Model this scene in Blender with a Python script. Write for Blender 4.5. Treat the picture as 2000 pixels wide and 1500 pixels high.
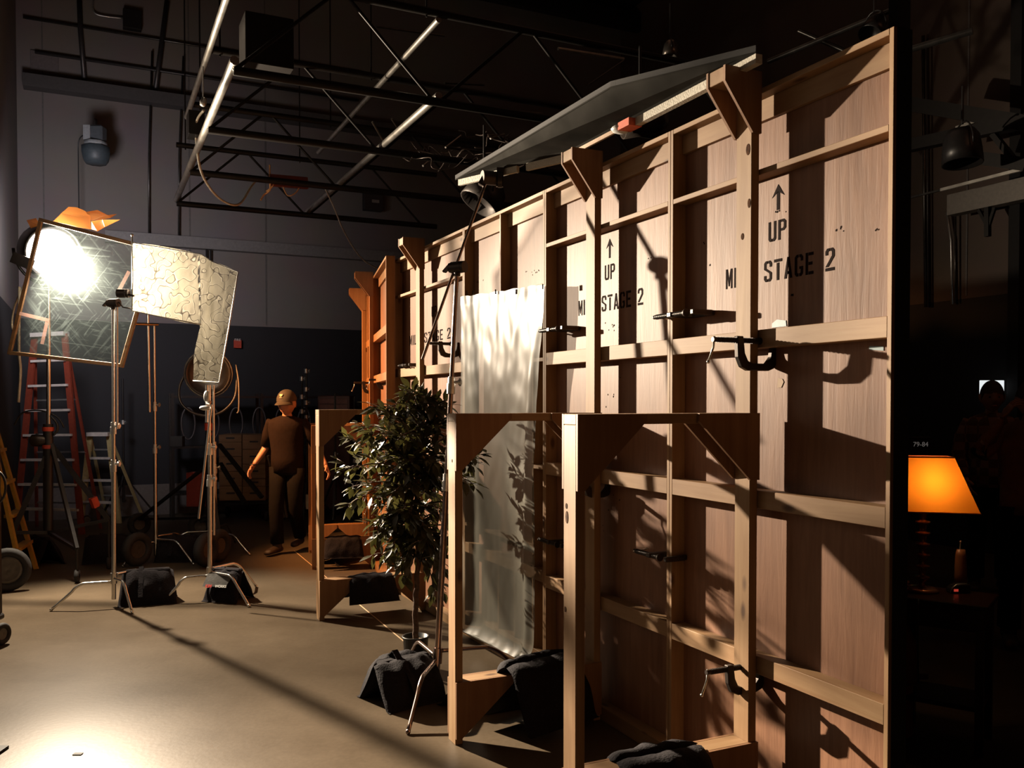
import bpy, bmesh, math, random
from mathutils import Vector, Matrix, noise
from math import sin, cos, pi, radians, atan2, sqrt
random.seed(7)
S = bpy.context.scene
for o in list(bpy.data.objects): bpy.data.objects.remove(o)
COL = S.collection

# ---------------------------------------------------------------- camera
F_PX, CZ, PITCH, HOR = 1730.0, 1.63, radians(1.2), 785.0
CY0 = HOR + F_PX*math.tan(PITCH)
cd = bpy.data.cameras.new('camera'); cam = bpy.data.objects.new('camera', cd); COL.objects.link(cam)
cam.location = (0, 0, CZ); cam.rotation_euler = (pi/2-PITCH, 0, 0)
cd.sensor_width = 36; cd.lens = F_PX/2000*36; cd.shift_y = (CY0-750)/2000; cd.clip_start = .05; cd.clip_end = 200
S.camera = cam
# ---------------------------------------------------------------- view / world / lights
S.view_settings.view_transform = 'Standard'; S.view_settings.look = 'None'
S.view_settings.exposure = 0.1; S.view_settings.gamma = 1.0; S.view_settings.use_curve_mapping = False
w = bpy.data.worlds.new('world'); S.world = w; w.use_nodes = True
w.node_tree.nodes['Background'].inputs[0].default_value = (.017, .0014, .0005, 1)
w.node_tree.nodes['Background'].inputs[1].default_value = 1.0

def light(name, kind, loc, energy, color, aim=None, **kw):
    l = bpy.data.lights.new(name, kind); o = bpy.data.objects.new(name, l); COL.objects.link(o)
    o.location = loc; l.energy = energy; l.color = color
    if aim is not None: o.rotation_euler = (Vector(aim)-Vector(loc)).to_track_quat('-Z', 'Y').to_euler()
    for k, v in kw.items(): setattr(l, k, v)
    return o
LAMP = Vector((-4.17, 8.15, 2.98))
light('key_light', 'SPOT', LAMP+Vector((.10, -.12, -.16)), 18000, (1, .82, .61), aim=(-.30, 2.1, 1.9), spot_size=radians(62), spot_blend=1.0, shadow_soft_size=.035)
light('key_beam_edge', 'SPOT', LAMP+Vector((.10, -.12, -.16)), 2300, (1, .82, .61), aim=(.0, 4.3, 2.75), spot_size=radians(126), spot_blend=1.0, shadow_soft_size=.035)
light('lamp_flood', 'SPOT', LAMP+Vector((.10, -.12, -.16)), 1700, (1, .83, .62), aim=(-2.4, 5.4, 0), spot_size=radians(104), spot_blend=.7, shadow_soft_size=.05)
light('warm_side_light', 'SPOT', LAMP+Vector((.14, .0, .05)), 1500, (1, .42, .13), aim=(-1.2, 9.4, 1.2), spot_size=radians(70), spot_blend=.8, shadow_soft_size=.08)
light('lamp_spill', 'SPOT', LAMP+Vector((.0, -.05, .42)), 52, (1, .78, .55), aim=(-3.0, 8.2, 9), spot_size=radians(150), spot_blend=.5, shadow_soft_size=.06)
light('back_wall_fill', 'SPOT', LAMP+Vector((-.5, .6, .35)), 330, (.84, .80, .86), aim=(-5.9, 12.4, 3.3), spot_size=radians(105), spot_blend=1, shadow_soft_size=.3)  # fill added in the air behind the housing to brighten the back wall
light('unseen_fill', 'AREA', (1.5, 8.6, 8.2), 4, (1, .5, .3), aim=(2.5, 8.6, 0), size=3.0)  # unseen fill, added as faint warm ambient from above
light('unseen_fill', 'AREA', (5.2, 5.0, 6.5), 5, (1, .42, .22), aim=(5.0, 9.6, 4.4), size=1.5)  # second unseen fill, added to lift the right-hand wall

# ---------------------------------------------------------------- frames
def ray(px, py):
    d = Vector(((px-1000)/F_PX, 0, 0)) + Vector((0, cos(PITCH), -sin(PITCH))) + Vector((0, sin(PITCH), cos(PITCH)))*((CY0-py)/F_PX)
    return d
C0 = Vector((0, 0, CZ))
def lerp(a, b, k): return a+(b-a)*k
def at(px, py, Y):
    r = ray(px, py); return C0 + r*(Y/r.y)
def onz(px, py, z=0):
    r = ray(px, py); return C0 + r*((z-CZ)/r.z)
def onplane(px, py, p, n):
    r = ray(px, py); return C0 + r*((Vector(p)-C0).dot(n)/r.dot(n))
D = Vector((-.4284, .9036, 0)); N = Vector((-.9036, -.4284, 0)); P = -N
P0 = Vector((2.594-.474*2.876, 2.876, 0))
WROT = atan2(D.y, D.x)
def W(s, a, z): return P0 + D*s + N*a + Vector((0, 0, z))
def wallsz(px, py, a=0):
    q = onplane(px, py, W(0, a, 0), N) - P0
    return q.dot(D), q.z
BW0 = Vector((-5.18, 12.8, 0)); BN = -D
def bw(px, py, off=.05): return onplane(px, py, BW0+BN*off, BN)
RW0 = Vector((4.67, 10.5, 0)); RN = N
def rw(px, py, off=.05): return onplane(px, py, RW0+RN*off, RN)

# ---------------------------------------------------------------- materials
def newmat(name):
    m = bpy.data.materials.new(name); m.use_nodes = True
    nt = m.node_tree; return m, nt, nt.nodes['Principled BSDF']
def plain(name, col, rough=.6, metal=0, var=.12, scale=30, bump=.0, spec=None, coat=0):
    m, nt, b = newmat(name)
    tc = nt.nodes.new('ShaderNodeTexCoord'); nz = nt.nodes.new('ShaderNodeTexNoise'); nz.inputs['Scale'].default_value = scale
    nz.inputs['Detail'].default_value = 4
    rp = nt.nodes.new('ShaderNodeValToRGB')
    rp.color_ramp.elements[0].position = .3; rp.color_ramp.elements[1].position = .7
    rp.color_ramp.elements[0].color = (*[c*(1-var) for c in col], 1); rp.color_ramp.elements[1].color = (*[min(1, c*(1+var)) for c in col], 1)
    nt.links.new(tc.outputs['Object'], nz.inputs['Vector']); nt.links.new(nz.outputs['Fac'], rp.inputs[0]); nt.links.new(rp.outputs[0], b.inputs['Base Color'])
    b.inputs['Roughness'].default_value = rough; b.inputs['Metallic'].default_value = metal
    if spec is not None: b.inputs['Specular IOR Level'].default_value = spec
    if coat: b.inputs['Coat Weight'].default_value = coat
    if bump:
        bp = nt.nodes.new('ShaderNodeBump'); bp.inputs['Strength'].default_value = bump; bp.inputs['Distance'].default_value = .01
        nt.links.new(nz.outputs['Fac'], bp.inputs['Height']); nt.links.new(bp.outputs[0], b.inputs['Normal'])
    return m
def wood(name, c1, c2, axis='z', fine=26, stretch=.06, rough=.6, knots=True, bump=.15):
    c1 = [x*y*.40 for x, y in zip(c1, (1, .89, .76))]; c2 = [x*y*.40 for x, y in zip(c2, (1, .89, .76))]
    m, nt, b = newmat(name); L = nt.links
    tc = nt.nodes.new('ShaderNodeTexCoord'); oi = nt.nodes.new('ShaderNodeObjectInfo')
    ad = nt.nodes.new('ShaderNodeVectorMath'); ad.operation = 'ADD'
    ml = nt.nodes.new('ShaderNodeVectorMath'); ml.operation = 'SCALE'; ml.inputs[0].default_value = (13, 7, 19)
    L.new(oi.outputs['Random'], ml.inputs['Scale']); L.new(tc.outputs['Object'], ad.inputs[0]); L.new(ml.outputs[0], ad.inputs[1])
    mp = nt.nodes.new('ShaderNodeMapping'); sc = [1, 1, 1]; sc['xyz'.index(axis)] = stretch; mp.inputs['Scale'].default_value = sc
    L.new(ad.outputs[0], mp.inputs[0])
    nz = nt.nodes.new('ShaderNodeTexNoise'); nz.inputs['Scale'].default_value = fine; nz.inputs['Detail'].default_value = 6; nz.inputs['Roughness'].default_value = .62; nz.inputs['Distortion'].default_value = .5
    L.new(mp.outputs[0], nz.inputs['Vector'])
    rp = nt.nodes.new('ShaderNodeValToRGB'); rp.color_ramp.elements[0].position = .32; rp.color_ramp.elements[1].position = .68
    rp.color_ramp.elements[0].color = (*c2, 1); rp.color_ramp.elements[1].color = (*c1, 1)
    L.new(nz.outputs['Fac'], rp.inputs[0]); out = rp.outputs[0]
    n2 = nt.nodes.new('ShaderNodeTexNoise'); n2.inputs['Scale'].default_value = 2.3; n2.inputs['Detail'].default_value = 3; L.new(ad.outputs[0], n2.inputs['Vector'])
    mx = nt.nodes.new('ShaderNodeMix'); mx.data_type = 'RGBA'; mx.blend_type = 'MULTIPLY'
    r2 = nt.nodes.new('ShaderNodeValToRGB'); r2.color_ramp.elements[0].position = .35; r2.color_ramp.elements[1].position = .65
    r2.color_ramp.elements[0].color = (.78, .74, .7, 1); r2.color_ramp.elements[1].color = (1, 1, 1, 1)
    L.new(n2.outputs['Fac'], r2.inputs[0]); mx.inputs[0].default_value = 1; L.new(out, mx.inputs[6]); L.new(r2.outputs[0], mx.inputs[7]); out = mx.outputs[2]
    if knots:
        mk = nt.nodes.new('ShaderNodeMapping'); s2 = [1, 1, 1]; s2['xyz'.index(axis)] = .42; mk.inputs['Scale'].default_value = s2; L.new(ad.outputs[0], mk.inputs[0])
        vo = nt.nodes.new('ShaderNodeTexVoronoi'); vo.inputs['Scale'].default_value = 7; L.new(mk.outputs[0], vo.inputs['Vector'])
        r3 = nt.nodes.new('ShaderNodeValToRGB'); e = r3.color_ramp.elements
        e[0].position = .05; e[0].color = (.16, .07, .03, 1); e[1].position = .13; e[1].color = (1, 1, 1, 1)
        L.new(vo.outputs['Distance'], r3.inputs[0])
        m3 = nt.nodes.new('ShaderNodeMix'); m3.data_type = 'RGBA'; m3.blend_type = 'MULTIPLY'; m3.inputs[0].default_value = .8
        L.new(out, m3.inputs[6]); L.new(r3.outputs[0], m3.inputs[7]); out = m3.outputs[2]
    L.new(out, b.inputs['Base Color']); b.inputs['Roughness'].default_value = rough; b.inputs['Specular IOR Level'].default_value = .3
    bp = nt.nodes.new('ShaderNodeBump'); bp.inputs['Strength'].default_value = bump; bp.inputs['Distance'].default_value = .004
    L.new(nz.outputs['Fac'], bp.inputs['Height']); L.new(bp.outputs[0], b.inputs['Normal'])
    return m
PINE = {a: wood('pine_'+a, (.74, .52, .31), (.58, .36, .19), a) for a in 'xyz'}
PLYG = wood('gusset_plywood', (.62, .38, .22), (.48, .26, .14), 'z', knots=False)
PLYE = plain('plywood_edge', (.30, .20, .12), .7)
PLY = wood('lauan_plywood', (.58, .325, .21), (.43, .225, .14), 'z', fine=34, stretch=.09, rough=.55, knots=False, bump=.35)
ORANGE_LIT_PINE = wood('orange_lit_pine', (.66, .36, .15), (.5, .24, .09), 'z')  # far-wall pine, with the orange light on it put into the wood colour
INK = plain('stencil_ink', (.012, .006, .005), .9, spec=.08)
CHROME = plain('chrome', (.72, .70, .66), .22, 1, var=.05)
ALU = plain('aluminium', (.62, .62, .60), .38, .9, var=.1)
BLK = plain('black_metal', (.022, .02, .02), .38, .3)
BLKPIPE = plain('black_pipe', (.075, .07, .065), .3, .75, var=.3, scale=12)
TRUSS = plain('truss_steel', (.014, .012, .011), .5, .3, spec=.2)
GRIP = plain('dark_steel', (.045, .035, .03), .4, .7)
FABRIC = plain('black_cordura', (.012, .010, .012), .9, var=.25, scale=90, bump=.4, spec=.12)
RUB = plain('black_rubber', (.015, .014, .014), .8)
RED = plain('red_paint', (.42, .045, .02), .5)
REDFG = plain('red_fibreglass', (.20, .035, .018), .5)
YEL = plain('yellow_fibreglass', (.42, .23, .03), .45)
WHT = plain('white_foam', (.5,.48,.42), .6)
CAB = plain('white_cable', (.4,.37,.3), .5)
BCAB = plain('black_cable', (.02, .02, .02), .45)
BLUT = plain('pale_blue_tape', (.20, .30, .33), .5)
DKW = wood('dark_walnut', (.10, .035, .018), (.05, .018, .01), 'x', rough=.3, knots=False)
BOXW = wood('apple_box_birch', (.60, .40, .24), (.46, .28, .15), 'x', knots=False)
SKIN = plain('skin', (.36, .18, .115), .5, var=.05)
LIP = plain('lip', (.40, .14, .10), .5)
TEE = plain('brown_tshirt', (.012, .0065, .005), .9, bump=.3, spec=.1)
PANTS = plain('dark_trousers', (.006, .0045, .004), .9, bump=.3, spec=.1)
BOOT = plain('brown_boots', (.035, .02, .011), .6)
HAIR = plain('brown_hair', (.05, .025, .013), .7)
CAP = plain('olive_cap', (.035, .026, .018), .8)
BARK = plain('ficus_bark', (.09, .05, .03), .85, var=.4, scale=60, bump=.6)
POT = plain('black_nursery_pot', (.02, .02, .02), .4)
SOIL = plain('pale_foam_soil', (.28, .21, .14), .9, bump=.5)

def leafmat():
    m, nt, b = newmat('ficus_leaf'); L = nt.links
    tc = nt.nodes.new('ShaderNodeTexCoord'); nz = nt.nodes.new('ShaderNodeTexNoise'); nz.inputs['Scale'].default_value = 9
    rp = nt.nodes.new('ShaderNodeValToRGB'); rp.color_ramp.elements[0].position = .35; rp.color_ramp.elements[1].position = .65
    rp.color_ramp.elements[0].color = (.022, .020, .007, 1); rp.color_ramp.elements[1].color = (.058, .050, .018, 1)
    L.new(tc.outputs['Object'], nz.inputs['Vector']); L.new(nz.outputs['Fac'], rp.inputs[0]); L.new(rp.outputs[0], b.inputs['Base Color'])
    b.inputs['Roughness'].default_value = .34
    tr = nt.nodes.new('ShaderNodeBsdfTranslucent'); tr.inputs[0].default_value = (.06, .055, .015, 1)
    mx = nt.nodes.new('ShaderNodeMixShader'); mx.inputs[0].default_value = .22
    L.new(b.outputs[0], mx.inputs[1]); L.new(tr.outputs[0], mx.inputs[2]); L.new(mx.outputs[0], nt.nodes['Material Output'].inputs[0])
    return m
LEAF = leafmat()

def sheet(name, col, transp, transl, rough=.3, lines=None, tcol=None, metal=0):
    """thin film: principled + translucent + transparent; lines = (scale, lo, hi) for a squiggle pattern"""
    m, nt, b = newmat(name); L = nt.links
    b.inputs['Base Color'].default_value = (*col, 1); b.inputs['Roughness'].default_value = rough; b.inputs['Metallic'].default_value = metal
    tl = nt.nodes.new('ShaderNodeBsdfTranslucent'); tl.inputs[0].default_value = (*(tcol or col), 1)
    tp = nt.nodes.new('ShaderNodeBsdfTransparent'); tp.inputs[0].default_value = (1, 1, 1, 1)
    m1 = nt.nodes.new('ShaderNodeMixShader'); m1.inputs[0].default_value = transl
    m2 = nt.nodes.new('ShaderNodeMixShader'); m2.inputs[0].default_value = transp
    L.new(b.outputs[0], m1.inputs[1]); L.new(tl.outputs[0], m1.inputs[2]); L.new(m1.outputs[0], m2.inputs[1]); L.new(tp.outputs[0], m2.inputs[2])
    L.new(m2.outputs[0], nt.nodes['Material Output'].inputs[0])
    return m, nt, b, tl, m1, m2

def mk_plastic():
    m, nt, b, tl, m1, m2 = sheet('milky_plastic', (.155, .15, .125), .32, .25, .34)
    return m
PLASTIC = mk_plastic()
def mk_gel():
    m, nt, b, tl, m1, m2 = sheet('scratched_diffusion', (.03, .04, .045), .60, .5, .25, tcol=(.024, .030, .030)); L = nt.links
    tc = nt.nodes.new('ShaderNodeTexCoord')
    outs = []
    for ang, sx, sc in ((.15, .04, 30), (-.8, .06, 24), (.9, .05, 26)):
        mp = nt.nodes.new('ShaderNodeMapping'); mp.vector_type = 'TEXTURE'; mp.inputs['Rotation'].default_value = (0, ang, 0); mp.inputs['Scale'].default_value = (1/sx, 1, 1)
        nz = nt.nodes.new('ShaderNodeTexNoise'); nz.inputs['Scale'].default_value = sc; nz.inputs['Detail'].default_value = 3; nz.inputs['Distortion'].default_value = 1.2
        L.new(tc.outputs['Object'], mp.inputs[0]); L.new(mp.outputs[0], nz.inputs['Vector'])
        r = nt.nodes.new('ShaderNodeValToRGB'); r.color_ramp.elements[0].position = .56; r.color_ramp.elements[1].position = .70
        L.new(nz.outputs['Fac'], r.inputs[0]); outs.append(r.outputs[0])
    a = nt.nodes.new('ShaderNodeMath'); a.operation = 'ADD'; L.new(outs[0], a.inputs[0]); L.new(outs[1], a.inputs[1])
    c = nt.nodes.new('ShaderNodeMath'); c.operation = 'ADD'; L.new(a.outputs[0], c.inputs[0]); L.new(outs[2], c.inputs[1]); c.use_clamp = True
    mr = nt.nodes.new('ShaderNodeMapRange'); mr.inputs[3].default_value = .84; mr.inputs[4].default_value = .55
    L.new(c.outputs[0], mr.inputs[0]); L.new(mr.outputs[0], m2.inputs[0])
    return m
GEL = mk_gel()
def mk_cuc():
    m, nt, b, tl, m1, m2 = sheet('crinkled_diffusion', (.80, .76, .64), .5, .72, .35, tcol=(.85, .80, .66)); L = nt.links
    tc = nt.nodes.new('ShaderNodeTexCoord'); nz = nt.nodes.new('ShaderNodeTexNoise'); nz.inputs['Scale'].default_value = 15; nz.inputs['Detail'].default_value = 0; nz.inputs['Distortion'].default_value = .35
    L.new(tc.outputs['Object'], nz.inputs['Vector'])
    r = nt.nodes.new('ShaderNodeValToRGB'); e = r.color_ramp.elements
    e[0].position = .44; e[0].color = (.066, .060, .046, 1); e[1].position = .46; e[1].color = (.115, .106, .084, 1)
    q = r.color_ramp.elements.new(.50); q.color = (.010, .008, .006, 1); q = r.color_ramp.elements.new(.545); q.color = (.066, .060, .046, 1)
    L.new(nz.outputs['Fac'], r.inputs[0]); L.new(r.outputs[0], tl.inputs[0]); L.new(r.outputs[0], b.inputs['Base Color'])
    mr = nt.nodes.new('ShaderNodeMapRange')
    L.new(nz.outputs['Fac'], mr.inputs[0]); m2.inputs[0].default_value = .42
    bp = nt.nodes.new('ShaderNodeBump'); bp.inputs['Strength'].default_value = .8; bp.inputs['Distance'].default_value = .02
    L.new(nz.outputs['Fac'], bp.inputs['Height']); L.new(bp.outputs[0], b.inputs['Normal'])
    return m
CUC = mk_cuc()
GELO = sheet('orange_gel', (.75, .33, .08), .25, .6, .3, tcol=(.9, .42, .12))[0]
SHADE = sheet('orange_lampshade_linen', (.85, .34, .06), .0, .8, .8, tcol=(1, .36, .03))[0]
def emit(name, col, st):
    m, nt, b = newmat(name); b.inputs['Base Color'].default_value = (*col, 1)
    b.inputs['Emission Color'].default_value = (*col, 1); b.inputs['Emission Strength'].default_value = st; return m
LENS = emit('lit_lens', (1, .93, .80), 40)
BULB = emit('lit_bulb', (1, .55, .2), 14)
def concrete():
    m, nt, b = newmat('polished_concrete'); L = nt.links
    tc = nt.nodes.new('ShaderNodeTexCoord')
    n1 = nt.nodes.new('ShaderNodeTexNoise'); n1.inputs['Scale'].default_value = 1.1; n1.inputs['Detail'].default_value = 8; n1.inputs['Roughness'].default_value = .65
    n2 = nt.nodes.new('ShaderNodeTexNoise'); n2.inputs['Scale'].default_value = 40; n2.inputs['Detail'].default_value = 5
    L.new(tc.outputs['Object'], n1.inputs['Vector']); L.new(tc.outputs['Object'], n2.inputs['Vector'])
    r = nt.nodes.new('ShaderNodeValToRGB'); e = r.color_ramp.elements; e[0].position = .3; e[0].color = (.070, .051, .033, 1); e[1].position = .7; e[1].color = (.112, .084, .056, 1)
    L.new(n1.outputs['Fac'], r.inputs[0])
    mx = nt.nodes.new('ShaderNodeMix'); mx.data_type = 'RGBA'; mx.blend_type = 'MULTIPLY'; mx.inputs[0].default_value = .5
    r2 = nt.nodes.new('ShaderNodeValToRGB'); r2.color_ramp.elements[0].position = .3; r2.color_ramp.elements[0].color = (.6, .6, .6, 1)
    L.new(n2.outputs['Fac'], r2.inputs[0]); L.new(r.outputs[0], mx.inputs[6]); L.new(r2.outputs[0], mx.inputs[7]); L.new(mx.outputs[2], b.inputs['Base Color'])
    mr = nt.nodes.new('ShaderNodeMapRange'); mr.inputs[3].default_value = .34; mr.inputs[4].default_value = .50; L.new(n1.outputs['Fac'], mr.inputs[0]); L.new(mr.outputs[0], b.inputs['Roughness']); b.inputs['Specular IOR Level'].default_value = .035
    bp = nt.nodes.new('ShaderNodeBump'); bp.inputs['Strength'].default_value = .12; bp.inputs['Distance'].default_value = .004; L.new(n2.outputs['Fac'], bp.inputs['Height']); L.new(bp.outputs[0], b.inputs['Normal'])
    return m
CONC = concrete()
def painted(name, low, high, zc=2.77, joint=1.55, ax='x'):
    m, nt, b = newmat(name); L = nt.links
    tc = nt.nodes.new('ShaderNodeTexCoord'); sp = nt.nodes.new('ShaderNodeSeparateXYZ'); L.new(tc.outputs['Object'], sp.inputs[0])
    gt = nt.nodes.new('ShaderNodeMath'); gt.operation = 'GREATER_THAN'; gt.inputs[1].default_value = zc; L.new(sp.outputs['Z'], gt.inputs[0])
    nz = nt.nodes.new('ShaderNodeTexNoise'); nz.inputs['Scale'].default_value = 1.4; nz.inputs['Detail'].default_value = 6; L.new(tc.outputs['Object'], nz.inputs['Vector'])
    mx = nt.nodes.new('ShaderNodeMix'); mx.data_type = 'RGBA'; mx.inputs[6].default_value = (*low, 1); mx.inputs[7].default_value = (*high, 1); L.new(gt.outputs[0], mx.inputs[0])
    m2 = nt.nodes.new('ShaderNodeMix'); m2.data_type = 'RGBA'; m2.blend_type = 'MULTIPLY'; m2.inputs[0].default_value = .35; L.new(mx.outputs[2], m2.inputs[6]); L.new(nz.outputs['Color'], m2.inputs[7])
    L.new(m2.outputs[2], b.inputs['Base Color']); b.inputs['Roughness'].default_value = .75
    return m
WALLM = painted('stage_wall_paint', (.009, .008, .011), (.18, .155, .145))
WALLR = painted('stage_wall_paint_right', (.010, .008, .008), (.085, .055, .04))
CEILM = plain('dark_ceiling', (.004, .003, .003), .9)
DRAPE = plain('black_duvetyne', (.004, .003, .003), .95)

# ---------------------------------------------------------------- mesh builder
def basis(zv, xhint=None):
    z = Vector(zv).normalized(); h = Vector(xhint) if xhint else (Vector((0, 0, 1)) if abs(z.z) < .95 else Vector((1, 0, 0)))
    x = h.cross(z).normalized(); y = z.cross(x); return x, y, z
class MB:
    def __init__(s): s.v = []; s.f = []; s.sm = []
    def add(s, vs, fs, smooth=False):
        b = len(s.v); s.v += [Vector(v) for v in vs]; s.f += [[b+i for i in f] for f in fs]; s.sm += [smooth]*len(fs); return s
    def box(s, lo, hi, M=None):
        x0, y0, z0 = lo; x1, y1, z1 = hi
        vs = [Vector(q) for q in ((x0,y0,z0),(x1,y0,z0),(x1,y1,z0),(x0,y1,z0),(x0,y0,z1),(x1,y0,z1),(x1,y1,z1),(x0,y1,z1))]
        if M: vs = [M @ v for v in vs]
        return s.add(vs, [(0,3,2,1),(4,5,6,7),(0,1,5,4),(1,2,6,5),(2,3,7,6),(3,0,4,7)])
    def bar(s, a, b, w, h, up=(0, 0, 1)):
        a = Vector(a); b = Vector(b); x, y, z = basis(b-a, up)
        vs = [p + x*i*w/2 + y*j*h/2 for p in (a, b) for i, j in ((-1,-1),(1,-1),(1,1),(-1,1))]
        return s.add(vs, [(0,3,2,1),(4,5,6,7),(0,1,5,4),(1,2,6,5),(2,3,7,6),(3,0,4,7)])
    def cyl(s, a, b, r, r2=None, n=12, caps=True):
        a = Vector(a); b = Vector(b); r2 = r if r2 is None else r2; x, y, z = basis(b-a)
        vs = [p + (x*cos(t)+y*sin(t))*R for p, R in ((a, r), (b, r2)) for t in [2*pi*i/n for i in range(n)]]
        s.add(vs, [(i, (i+1) % n, n+(i+1) % n, n+i) for i in range(n)], True)
        if caps: s.add(vs[:n], [tuple(range(n))[::-1]]); s.add(vs[n:], [tuple(range(n))])
        return s
    def tube(s, pts, r, n=8, closed=False):
        pts = [Vector(p) for p in pts]; rs = r if isinstance(r, (list, tuple)) else [r]*len(pts); vs = []; m = len(pts); px = None
        for i, p in enumerate(pts):
            t = (pts[min(i+1, m-1)] - pts[max(i-1, 0)])
            if closed: t = pts[(i+1) % m]-pts[i-1]
            t.normalize()
            if px is None: x, y, z = basis(t)
            else:
                x = px - t*px.dot(t)
                if x.length < 1e-5: x = basis(t)[0]
                x.normalize(); y = t.cross(x)
            px = x
            vs += [p + (x*cos(2*pi*k/n)+y*sin(2*pi*k/n))*rs[i] for k in range(n)]
        fs = [(i*n+k, i*n+(k+1) % n, (i+1)*n+(k+1) % n, (i+1)*n+k) for i in range(m-1) for k in range(n)]
        if closed: fs += [((m-1)*n+k, (m-1)*n+(k+1) % n, (k+1) % n, k) for k in range(n)]
        else: fs += [tuple(range(n))[::-1], tuple((m-1)*n+k for k in range(n))]
        return s.add(vs, fs, True)
    def lathe(s, prof, c=(0, 0, 0), n=20, axis=(0, 0, 1)):
        c = Vector(c); x, y, z = basis(axis)
        vs = [c + z*h + (x*cos(2*pi*k/n)+y*sin(2*pi*k/n))*r for r, h in prof for k in range(n)]
        return s.add(vs, [(i*n+k, i*n+(k+1) % n, (i+1)*n+(k+1) % n, (i+1)*n+k) for i in range(len(prof)-1) for k in range(n)], True)
    def prism(s, poly, ex, org=(0, 0, 0), ux=(1, 0, 0), uy=(0, 0, 1)):
        org, ux, uy, ex = Vector(org), Vector(ux), Vector(uy), Vector(ex); n = len(poly)
        a = [org+ux*p[0]+uy*p[1] for p in poly]; vs = a+[p+ex for p in a]
        return s.add(vs, [tuple(range(n))[::-1], tuple(range(n, 2*n))]+[(i, (i+1) % n, n+(i+1) % n, n+i) for i in range(n)])
    def ball(s, c, r, n=12, m=8):
        c = Vector(c); r = r if isinstance(r, (tuple, list, Vector)) else (r, r, r)
        vs = [c+Vector((r[0]*sin(pi*i/m)*cos(2*pi*k/n), r[1]*sin(pi*i/m)*sin(2*pi*k/n), r[2]*cos(pi*i/m))) for i in range(m+1) for k in range(n)]
        return s.add(vs, [(i*n+k, (i+1)*n+k, (i+1)*n+(k+1) % n, i*n+(k+1) % n) for i in range(m) for k in range(n)], True)
    def loft(s, rings, n=16, cap=True):
        """rings: (centre, rx, ry, tangent, xdir)"""
        vs = []
        for c, rx, ry, t, xd in rings:
            c = Vector(c); t = Vector(t).normalized(); x = Vector(xd); x = (x-t*x.dot(t)).normalized(); y = t.cross(x)
            vs += [c + x*rx*cos(2*pi*k/n)+y*ry*sin(2*pi*k/n) for k in range(n)]
        m = len(rings); fs = [(i*n+k, i*n+(k+1) % n, (i+1)*n+(k+1) % n, (i+1)*n+k) for i in range(m-1) for k in range(n)]
        if cap: fs += [tuple(range(n))[::-1], tuple((m-1)*n+k for k in range(n))]
        return s.add(vs, fs, True)
    def build(s, name, mat, parent=None, world=False, bevel=0, label=None, subs=0):
        me = bpy.data.meshes.new(name); vs = s.v
        if world and parent is not None:
            Mi = chain(parent).inverted(); vs = [Mi @ v for v in vs]
        me.from_pydata([tuple(v) for v in vs], [], s.f); me.polygons.foreach_set('use_smooth', s.sm); me.update()
        bm = bmesh.new(); bm.from_mesh(me)
        if bevel or subs: bmesh.ops.remove_doubles(bm, verts=bm.verts, dist=1e-6)
        bmesh.ops.recalc_face_normals(bm, faces=bm.faces); bm.to_mesh(me); bm.free()
        me.materials.append(mat); o = bpy.data.objects.new(name, me); COL.objects.link(o)
        if parent is not None: o.parent = parent
        if bevel: b = o.modifiers.new('bevel', 'BEVEL'); b.width = bevel; b.segments = 1; b.limit_method = 'ANGLE'
        if subs: b = o.modifiers.new('subdivision', 'SUBSURF'); b.levels = b.render_levels = subs
        if label: o['label'] = label
        return o
def chain(o):
    M = Matrix.LocRotScale(o.location, o.rotation_euler, o.scale)
    return chain(o.parent) @ M if o.parent else M
def T(name, label, cat, loc=(0, 0, 0), rz=0, group=None):
    o = bpy.data.objects.new(name, None); COL.objects.link(o); o.empty_display_size = .1
    o.location = loc; o.rotation_euler = (0, 0, rz); o['label'] = label; o['category'] = cat
    if group: o['group'] = group
    return o
def tag(o, label, cat, group=None):
    o['label'] = label; o['category'] = cat
    if group: o['group'] = group
    return o
def structure(o): o['kind'] = 'structure'; return o
def one(mb, name, mat, label, cat, loc, rz=0, group=None, **k):
    """single-mesh thing with its origin at loc; mesh given in world space"""
    Mi = (Matrix.Translation(Vector(loc)) @ Matrix.Rotation(rz, 4, 'Z')).inverted(); mb.v = [Mi @ v for v in mb.v]
    o = mb.build(name, mat, None, **k); o.location = loc; o.rotation_euler = (0, 0, rz); return tag(o, label, cat, group)
def kids(o): return [c for c in bpy.data.objects if c.parent == o]
def dup(o, loc, rz, label, group=None):
    def rec(a, p):
        c = a.copy(); COL.objects.link(c); c.parent = p
        for ch in kids(a): rec(ch, c)
        return c
    r = rec(o, None); r.location = loc; r.rotation_euler = (0, 0, rz); r['label'] = label
    if group: r['group'] = group
    return r
def smooth_path(pts, k=6):
    pts = [Vector(p) for p in pts]; out = []
    for i in range(len(pts)-1):
        p0 = pts[max(i-1, 0)]; p1 = pts[i]; p2 = pts[i+1]; p3 = pts[min(i+2, len(pts)-1)]
        for j in range(k):
            t = j/k; out.append(.5*((2*p1)+(p2-p0)*t+(2*p0-5*p1+4*p2-p3)*t*t+(3*p1-p0-3*p2+p3)*t**3))
    out.append(pts[-1]); return out

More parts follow.
